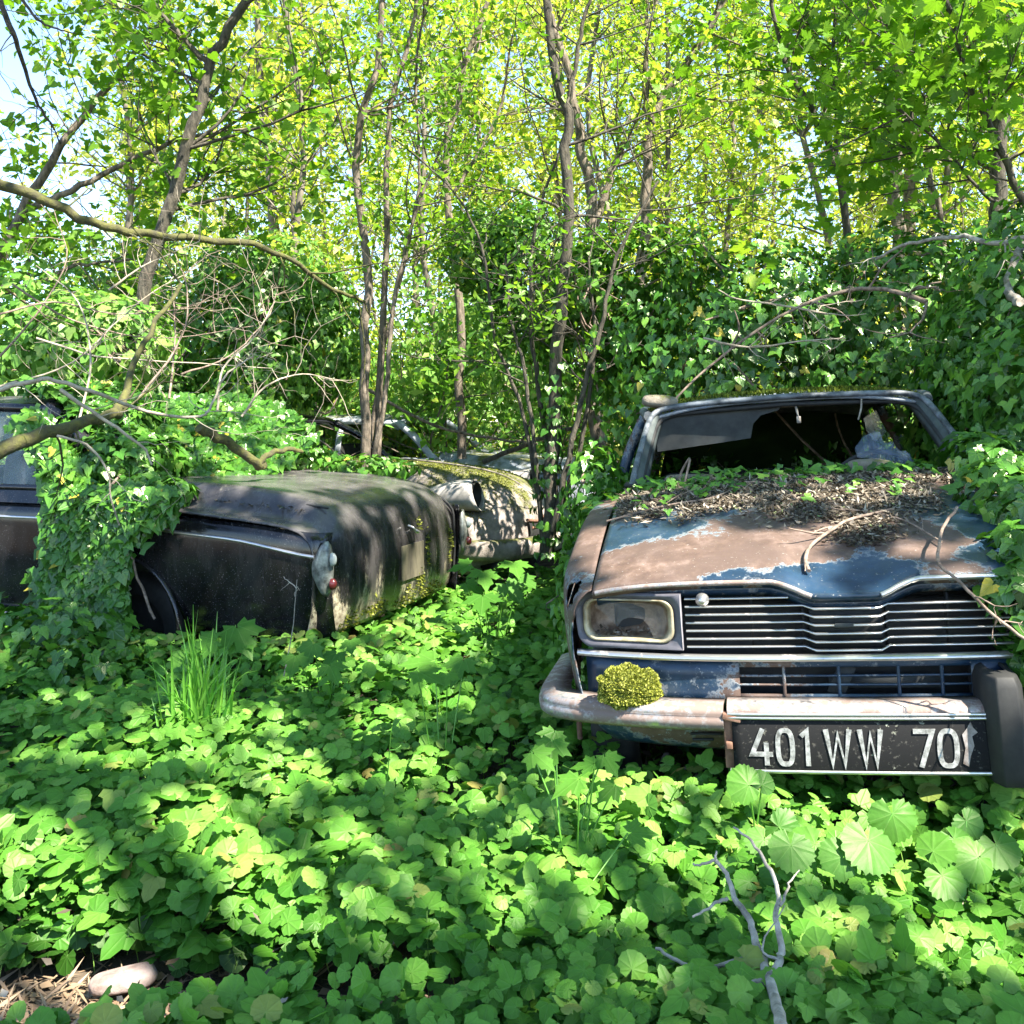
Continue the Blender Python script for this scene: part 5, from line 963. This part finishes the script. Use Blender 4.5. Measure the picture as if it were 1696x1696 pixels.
for p in protos:
    if 'used' in p: del p['used']
for o in C.objects:
    if 'used' in o: del o['used']
# undergrowth shrubs in the background
sp_ = []
for i, (seed, n, mat, sz) in enumerate(((201, 2600, 'shrub', .07), (202, 2600, 'farcrown', .075), (203, 2300, 'shrub', .08))):
    rg = np.random.default_rng(seed); root = empty('undergrowth_shrub', Matrix.Identity(4), 'sunlit bush of small leaves in the background undergrowth', 'shrub', 'background undergrowth bushes'); tubes, tips = [], []; mb = MB()
    for k in range(7): a = rg.uniform(0, 6.28); grow(rg, (0, 0, 0), (cos(a)*.45, sin(a)*.45, 1), rg.uniform(1.2, 2.0), .014, 2, tubes, tips, k=4, kids=(2, 4))
    for p, r_, k in tubes: mb.tube(p, r_, 3, cap=False)
    mb.build('stem', M['bark'], root); per = max(4, n//len(tips)); L = tips_leaves(rg, tips, per, .13); m = len(L); lb = MB(); place(lb, OVAL, L, crown_normals(rg, m), rg.uniform(sz*.7, sz*1.3, m), np.clip(rg.normal(.5, .25, m), 0, 1), rg, uv=False, jitter=.3); lb.build('foliage', M[mat], root); sp_.append(root)
rg = np.random.default_rng(88); cnt_ = 0
for Y, cnt in ((10.2, 12), (12.2, 14), (14.5, 15), (18, 17), (23, 18)):
    for j in range(cnt):
        X = (-.80+1.6*(j+.5+rg.uniform(-.4, .4))/cnt)*Y; i = cnt_ % 3; o = sp_[i] if cnt_ < 3 else copy_tree(sp_[i]); cnt_ += 1; s = rg.uniform(.9, 1.4)
        o.matrix_world = Matrix.Translation((X, Y+rg.uniform(-.6, .6), float(gz(X, Y)))) @ Matrix.Rotation(rg.uniform(0, 6.28), 4, 'Z') @ Matrix.Scale(s, 4)

# ================================================================ limbs, dead branches, twigs
def branch(name, label, pts, r0, r1, mat, Y=None, twigs=0, tl=(.15, .4), seed=0, cat='branch', k=8, group=None, dirv=None):
    rg = np.random.default_rng(seed+300); W_ = [pix(p[0], p[1], p[2] if len(p) > 2 else Y) for p in pts]; n = max(12, len(pts)*4); P = cr(np.array(W_), n); P[1:-1] += rg.normal(0, r0*.22, (n-2, 3)); o0 = P[0].copy(); mb = MB(); mb.tube(P-o0, np.linspace(r0, r1, n), k)
    tb, tp = [], []
    for j in range(twigs):
        i = rg.integers(2, n); d = unit(P[i]-P[i-1]); sd = unit(np.cross(d, rg.normal(0, 1, 3))); grow(rg, P[i]-o0, d*.6+sd, rg.uniform(*tl), max(.0025, r1*.6), 1, tb, tp, wob=.5, up=0, kids=(1, 3), k=4)
    for p, r_, kk in tb: mb.tube(p, r_, max(3, kk), cap=False)
    o = mb.build(name, M[mat]); o.location = o0; return tag(o, label, cat, group)
branch('mossy_branch', 'long mossy limb sweeping across the left from the upper edge', [(-60, 285, 4.9), (0, 303), (80, 335), (180, 376), (260, 390), (420, 405), (480, 430), (560, 482), (604, 500, 6.3)] if False else [(-60, 285, 4.9), (0, 303, 4.95), (80, 335, 5.0), (180, 376, 5.1), (260, 390, 5.2), (420, 405, 5.5), (480, 430, 5.7), (560, 482, 6.1), (604, 500, 6.4)], .032, .010, 'mossbark', twigs=10, tl=(.3, .8), seed=1)
branch('mossy_branch', 'thick mossy log lying across the black saloon side window', [(-60, 758, 3.9), (0, 742, 3.95), (90, 712, 4.1), (170, 690, 4.3), (205, 672, 4.45), (215, 630, 4.6), (245, 560, 4.8), (300, 470, 5.0)], .036, .010, 'mossbark', twigs=5, tl=(.2, .5), seed=2)
branch('mossy_branch', 'short mossy limb ending at the black saloon rear window', [(330, 708, 4.55), (380, 735, 4.7), (428, 770, 4.85), (436, 765, 4.9)], .026, .022, 'mossbark', seed=3)
branch('mossy_branch', 'curved brown limb resting on litter above the black boot', [(428, 770, 4.85), (445, 752, 4.9), (480, 744, 5.0), (500, 748, 5.05)], .018, .01, 'mossbark', seed=4)
branch('dead_branch', 'thin bare branch arching over the black saloon roof', [(-30, 652, 3.9), (40, 635, 3.95), (90, 630, 4.0), (170, 655, 4.1), (250, 683, 4.3), (330, 690, 4.5), (352, 668, 4.6), (375, 620, 4.7), (420, 590, 4.8)], .011, .004, 'deadwood', twigs=9, seed=5)
branch('dead_branch', 'bare branch sloping down the ivy curtain', [(100, 645, 4.0), (180, 700, 4.05), (235, 740, 4.1), (252, 770, 4.1)], .009, .004, 'deadwood', twigs=4, seed=6)
branch('dead_branch', 'fine bare stem hanging down in front of the ivy curtain', [(95, 722, 3.95), (140, 735, 3.95), (175, 775, 3.98), (185, 830, 4.0), (198, 870, 4.05)], .006, .003, 'deadwood', twigs=2, seed=7)
brs = [[(0, 640, 5.2), (120, 600, 5.3), (230, 500, 5.4), (330, 440, 5.6)], [(20, 470, 5.2), (120, 530, 5.3), (260, 560, 5.5), (420, 540, 5.7)], [(180, 480, 5.0), (240, 440, 5.1), (330, 400, 5.2)], [(300, 620, 5.3), (380, 590, 5.4), (440, 530, 5.5), (460, 480, 5.6)], [(60, 560, 5.0), (160, 590, 5.1), (300, 600, 5.2), (450, 610, 5.4)], [(230, 660, 5.0), (300, 560, 5.2), (310, 480, 5.3), (290, 420, 5.4)],
       [(360, 680, 5.0), (370, 610, 5.1), (420, 560, 5.2), (455, 500, 5.3)], [(0, 520, 5.0), (90, 500, 5.2), (190, 520, 5.4), (330, 510, 5.5)], [(130, 700, 4.8), (150, 600, 5.0), (130, 500, 5.2), (60, 440, 5.4)], [(280, 660, 5.2), (290, 560, 5.4), (285, 480, 5.6)], [(400, 690, 5.2), (440, 640, 5.3), (500, 620, 5.5), (560, 630, 5.6)], [(0, 590, 5.4), (60, 520, 5.4), (110, 430, 5.5), (90, 350, 5.6)]]
for i, b in enumerate(brs): branch('dead_branch', 'tangled pale dead branch in the thicket above the black saloon', b, .007, .0025, ('deadwood', 'twigwood')[i % 2], twigs=10, tl=(.15, .5), seed=20+i, k=6, group='dead branches in the left thicket')
branch('dead_branch', 'dark bare branch dropping from the upper left corner', [(-10, -20, 3.6), (20, 50, 3.6), (40, 110, 3.7), (60, 165, 3.8), (90, 215, 3.9)], .012, .004, 'barkdark', twigs=6, tl=(.1, .35), seed=40)
branch('dead_branch', 'thin dark twig trailing at the top left against the sky', [(30, -10, 3.4), (60, 30, 3.4), (95, 48, 3.4), (125, 55, 3.4)], .006, .002, 'barkdark', twigs=3, tl=(.05, .15), seed=41)
branch('dead_branch', 'pale arching branch above the hatchback roof', [(1090, 690, 4.9), (1160, 620, 4.9), (1250, 550, 4.9), (1330, 505, 4.9), (1400, 482, 4.9), (1450, 478, 4.9), (1490, 485, 4.8), (1535, 500, 4.7)], .005, .013, 'twigwood', twigs=8, seed=42)
branch('dead_branch', 'twiggy pale branch left above the hatchback roof', [(1190, 480, 4.7), (1220, 495, 4.7), (1290, 505, 4.7), (1370, 520, 4.7)], .003, .006, 'deadwood', twigs=6, tl=(.1, .3), seed=43)
branch('dead_branch', 'grey branch crossing in from the right edge', [(1740, 395, 4.4), (1696, 393, 4.5), (1650, 405, 4.5), (1600, 393, 4.6), (1560, 395, 4.7), (1500, 405, 4.8), (1450, 430, 4.9)], .016, .007, 'greywood', twigs=5, seed=44)
branch('dead_branch', 'fine pale branch right behind the roof edge', [(1165, 560, 4.6), (1240, 575, 4.6), (1330, 565, 4.6), (1400, 560, 4.6)], .006, .003, 'deadwood', twigs=8, tl=(.1, .3), seed=45)
branch('hanging_vine', 'bare ivy stem hanging across the right headlight', [(1585, 840, 2.75), (1560, 880, 2.65), (1555, 930, 2.5), (1590, 965, 2.42), (1640, 1015, 2.38), (1700, 1060, 2.35)], .0045, .004, 'twigwood', twigs=4, tl=(.05, .14), seed=46, cat='vine')
branch('dead_branch', 'pale trunk-like limb at the right edge', [(1690, 500, 4.2), (1672, 480, 4.3), (1680, 430, 4.5), (1700, 400, 4.6)], .022, .018, 'greywood', seed=47)
branch('dead_branch', 'long fallen pole slanting behind the mossy hood', [(600, 640, 7.6), (720, 705, 7.6), (830, 728, 7.6), (890, 735, 7.5)], .014, .008, 'bark', seed=48)
branch('dead_branch', 'dead grey limb leaning on the grey saloon hood', [(800, 765, 7.6), (850, 745, 7.5), (900, 725, 7.3), (960, 705, 7.2)], .022, .015, 'barkdark', seed=49, twigs=2)
# hood twigs
def htwig(label, pts, r0, r1, seed, tw=3):
    rg = np.random.default_rng(seed); W_ = []
    for px, py in pts:
        yy = .5
        for _ in range(12): p = RL(px, py, yy); yy = yy+(float(hood_z(np.array(p[0]), np.array(yy)))+.012-p[2])*-3.0; yy = min(max(yy, -.1), 1.2)
        W_.append(world(RM, (p[0], yy, float(hood_z(np.array(p[0]), np.array(yy)))+.016)))
    P = cr(np.array(W_), 24); o0 = P[0].copy(); mb = MB(); mb.tube(P-o0, np.linspace(r0, r1, 24), 6); tb, tp = [], []
    for j in range(tw): i = rg.integers(3, 22); d = unit(P[i]-P[i-1]); grow(rg, P[i]-o0, d+np.array([rg.normal(0, .8), rg.normal(0, .8), .15]), rg.uniform(.06, .2), r1*.7, 0, tb, tp, up=0, k=4)
    for p, r_, kk in tb: mb.tube(p, r_, 4, cap=False)
    o = mb.build('twig', M['twigwood']); o.location = o0; return tag(o, label, 'twig')
htwig('long twig lying across the left of the hatchback hood litter', [(1005, 865), (1060, 850), (1120, 836), (1180, 826), (1230, 805)], .004, .003, 1)
htwig('crooked twig pointing down at the hood notch', [(1480, 845), (1410, 862), (1385, 875), (1345, 905), (1335, 930), (1340, 948)], .005, .006, 2)
htwig('thin twig lying on the litter towards the right fender', [(1560, 900), (1500, 865), (1440, 850), (1380, 845)], .003, .002, 3)
htwig('curved twig below the windscreen', [(1235, 800), (1275, 803), (1310, 820), (1330, 838)], .004, .002, 4, 1)
# dry forked branch at the lower right
def dry():
    f = lambda l: [pix(a, b, c*(.89 if b < 1600 else   .89-.09*(b-1600)/120)) for a, b, c in l]; mb = MB(); o0 = pix(1300, 1720, 1.80*.80)
    for pts, r0, r1 in (([(1300, 1720, 1.80), (1285, 1660, 1.88), (1272, 1615, 1.93), (1262, 1590, 1.96), (1250, 1555, 2.02), (1240, 1520, 2.07), (1215, 1485, 2.13), (1205, 1450, 2.18), (1185, 1425, 2.2)], .0105, .004), ([(1275, 1620, 1.92), (1290, 1595, 1.94), (1294, 1560, 1.97), (1285, 1520, 2.02), (1290, 1480, 2.1), (1270, 1430, 2.15), (1240, 1390, 2.2), (1215, 1370, 2.22)], .008, .002), ([(1272, 1588, 1.96), (1230, 1590, 1.97), (1170, 1603, 1.98), (1120, 1590, 1.98), (1088, 1570, 2.0)], .005, .003),
                       ([(1205, 1488, 2.12), (1180, 1500, 2.1), (1148, 1520, 2.08)], .004, .002), ([(1185, 1425, 2.2), (1160, 1432, 2.2), (1148, 1432, 2.2)], .0035, .002), ([(1185, 1430, 2.2), (1186, 1410, 2.22)], .003, .002), ([(1272, 1628, 1.93), (1250, 1626, 1.93), (1240, 1634, 1.93)], .006, .003), ([(1290, 1590, 1.94), (1262, 1568, 1.96), (1300, 1500, 2.0)], .003, .001), ([(1292, 1500, 2.03), (1310, 1460, 2.1), (1325, 1440, 2.13)], .003, .001)):
        mb.tube(cr(np.array(f(pts)), len(pts)*4)-o0+R.normal(0, .0012, (len(pts)*4, 3)), np.linspace(r0, r1, len(pts)*4), 7)
    o = mb.build('dry_branch', M['greywood']); o.location = o0; tag(o, 'dry grey forked branch standing in the leaves at lower right', 'branch')
dry()
# ================================================================ small plants
def seedling(label, tops, base, size, mat='maple', tpl=MAPLE, seed=0, name='maple_seedling', cat='seedling', nrm=(0, -.45, 1)):
    rg = np.random.default_rng(seed+900); b = pix(*base); b[2] = float(gz(b[0], b[1])); root = empty(name, frame(b), label, cat); mb = MB(); lb = MB()
    for (px, py, Y, *s) in tops:
        p = pix(px, py, Y)-b; mb.tube(cr([(0, 0, 0), p*[.5, .5, .6]+rg.normal(0, .01, 3), p], 7), .0022, 5, cap=False); sc_ = s[0] if s else 1
        place(lb, tpl, p[None], np.array([nrm], float), [size*sc_], np.array([rg.uniform(.0, .7)]), rg, down=np.array([[rg.normal(0, .6), -.7, -.1]]), jitter=.18)
    mb.build('stem', M['grass'], root); lb.build('foliage', M[mat], root); return root
seedling('maple seedling under the round-nosed saloon bumper', [(800, 945, 4.6), (850, 930, 4.65), (780, 935, 4.7, .8), (835, 965, 4.5), (800, 985, 4.4, 1.1), (860, 955, 4.7, .8), (770, 965, 4.6, .8)], (815, 1080, 4.7), .15, seed=1)
seedling('maple seedling at the foot of the black saloon rear corner', [(520, 1065, 3.6), (560, 1080, 3.6), (490, 1085, 3.5), (580, 1060, 3.7, .8), (545, 1100, 3.4)], (535, 1190, 3.6), .10, seed=2)
seedling('tall thin maple seedling in the middle of the clearing', [(720, 1095, 3.1, 1.1), (770, 1090, 3.1), (690, 1110, 3.0), (740, 1115, 3.0, .8)], (730, 1290, 3.0), .11, seed=3)
seedling('bright maple seedling just below the left end of the bumper', [(915, 1225, 2.35, 1.1), (880, 1245, 2.3), (960, 1290, 2.25), (985, 1265, 2.3, .8), (1020, 1300, 2.3, .8), (920, 1210, 2.45, .9), (1000, 1250, 2.35, .9)], (950, 1480, 2.3), .078, seed=4)
seedling('maple seedling leaves at the lower middle', [(860, 1500, 2.05), (830, 1560, 1.95), (880, 1530, 2.0, .8), (1040, 1380, 2.2, .9)], (860, 1620, 2.0), .08, seed=5)
seedling('maple seedling beside the round-nosed saloon at the ivy trunk foot', [(950, 845, 5.6), (965, 870, 5.5, .8), (940, 865, 5.6, .7)], (955, 960, 5.6), .14, seed=6)
seedling('broad leaved seedling beside the grass tuft', [(390, 1035, 3.4, 1.2), (360, 1060, 3.3), (410, 1055, 3.4, .8), (300, 1075, 3.3)], (370, 1180, 3.4), .12, seed=7)
seedling('big round leaves standing in front of the number plate', [(1240, 1300, 2.25), (1262, 1300, 2.3, .7)], (1250, 1460, 2.3), .085, tpl=ROUNDBIG[1], name='round_leaf_plant', cat='plant', seed=8, nrm=(.1, -1, .5))
seedling('cluster of large round leaves right of the dry branch', [(1478, 1348, 2.2, 1.0), (1438, 1392, 2.12, 1.15), (1290, 1370, 2.2, .8), (1350, 1398, 2.15), (1310, 1400, 2.1, .9), (1395, 1420, 2.1, .8), (1265, 1390, 2.15, .7)], (1390, 1540, 2.15), .105, tpl=ROUNDBIG[2], name='round_leaf_plant', cat='plant', seed=9, nrm=(0, -.9, .8))
seedling('cluster of large round leaves at the right edge under the overrider', [(1580, 1390, 2.2, 1), (1545, 1410, 2.15, .9), (1620, 1420, 2.15, 1), (1600, 1360, 2.25, .8), (1650, 1400, 2.2), (1560, 1450, 2.1)], (1600, 1540, 2.15), .095, tpl=ROUNDBIG[0], name='round_leaf_plant', cat='plant', seed=10, nrm=(0, -.8, .9))
# grass tuft
b = pix(330, 1215, 3.25); b[2] = 0; mb = MB(); rg = np.random.default_rng(12)
for i in range(130):
    a = rg.uniform(0, 6.28); Lh = rg.uniform(.30, .66); out = rg.uniform(.02, .16); p0 = np.array([rg.normal(0, .045), rg.normal(0, .03), 0]); ln = 9; t = np.linspace(0, 1, ln)
    c = p0+np.c_[cos(a)*out*t**2*1.3, sin(a)*out*t**2, Lh*(t-.25*t**3*(out/.1))]; wv = .0075*(1-t**1.5)+.0006; s_ = np.array([-sin(a), cos(a), 0]) if rg.random() < .5 else np.array([1, 0, 0.])
    mb.grid(np.stack([c-s_*wv[:, None], c, c+s_*wv[:, None]], 1)+np.array([0, .0015, 0])*np.array([0, 1, 0])[None, :, None], tint=rg.random())
o = mb.build('grass_tuft', M['grass']); o.location = b; tag(o, 'tall tuft of grass blades in front of the black saloon wheel arch', 'grass tuft')
for i, (a, c, lb) in enumerate((((120, 985), (65, 1300), 'thin dry stalk left of the round-nosed saloon'),)): pass
branch('dry_stalk', 'thin dry stalk standing by the black saloon rear corner', [(470, 1120, 3.7), (485, 1040, 3.7), (492, 960, 3.7)], .0025, .0012, 'greywood', twigs=3, tl=(.03, .08), seed=60, cat='stalk')
branch('dry_stalk', 'thin green flower stalk rising in the leaves at left centre', [(628, 1400, 2.7), (640, 1300, 2.7), (648, 1210, 2.7)], .002, .0012, 'grass', twigs=2, tl=(.02, .06), seed=61, cat='stalk')
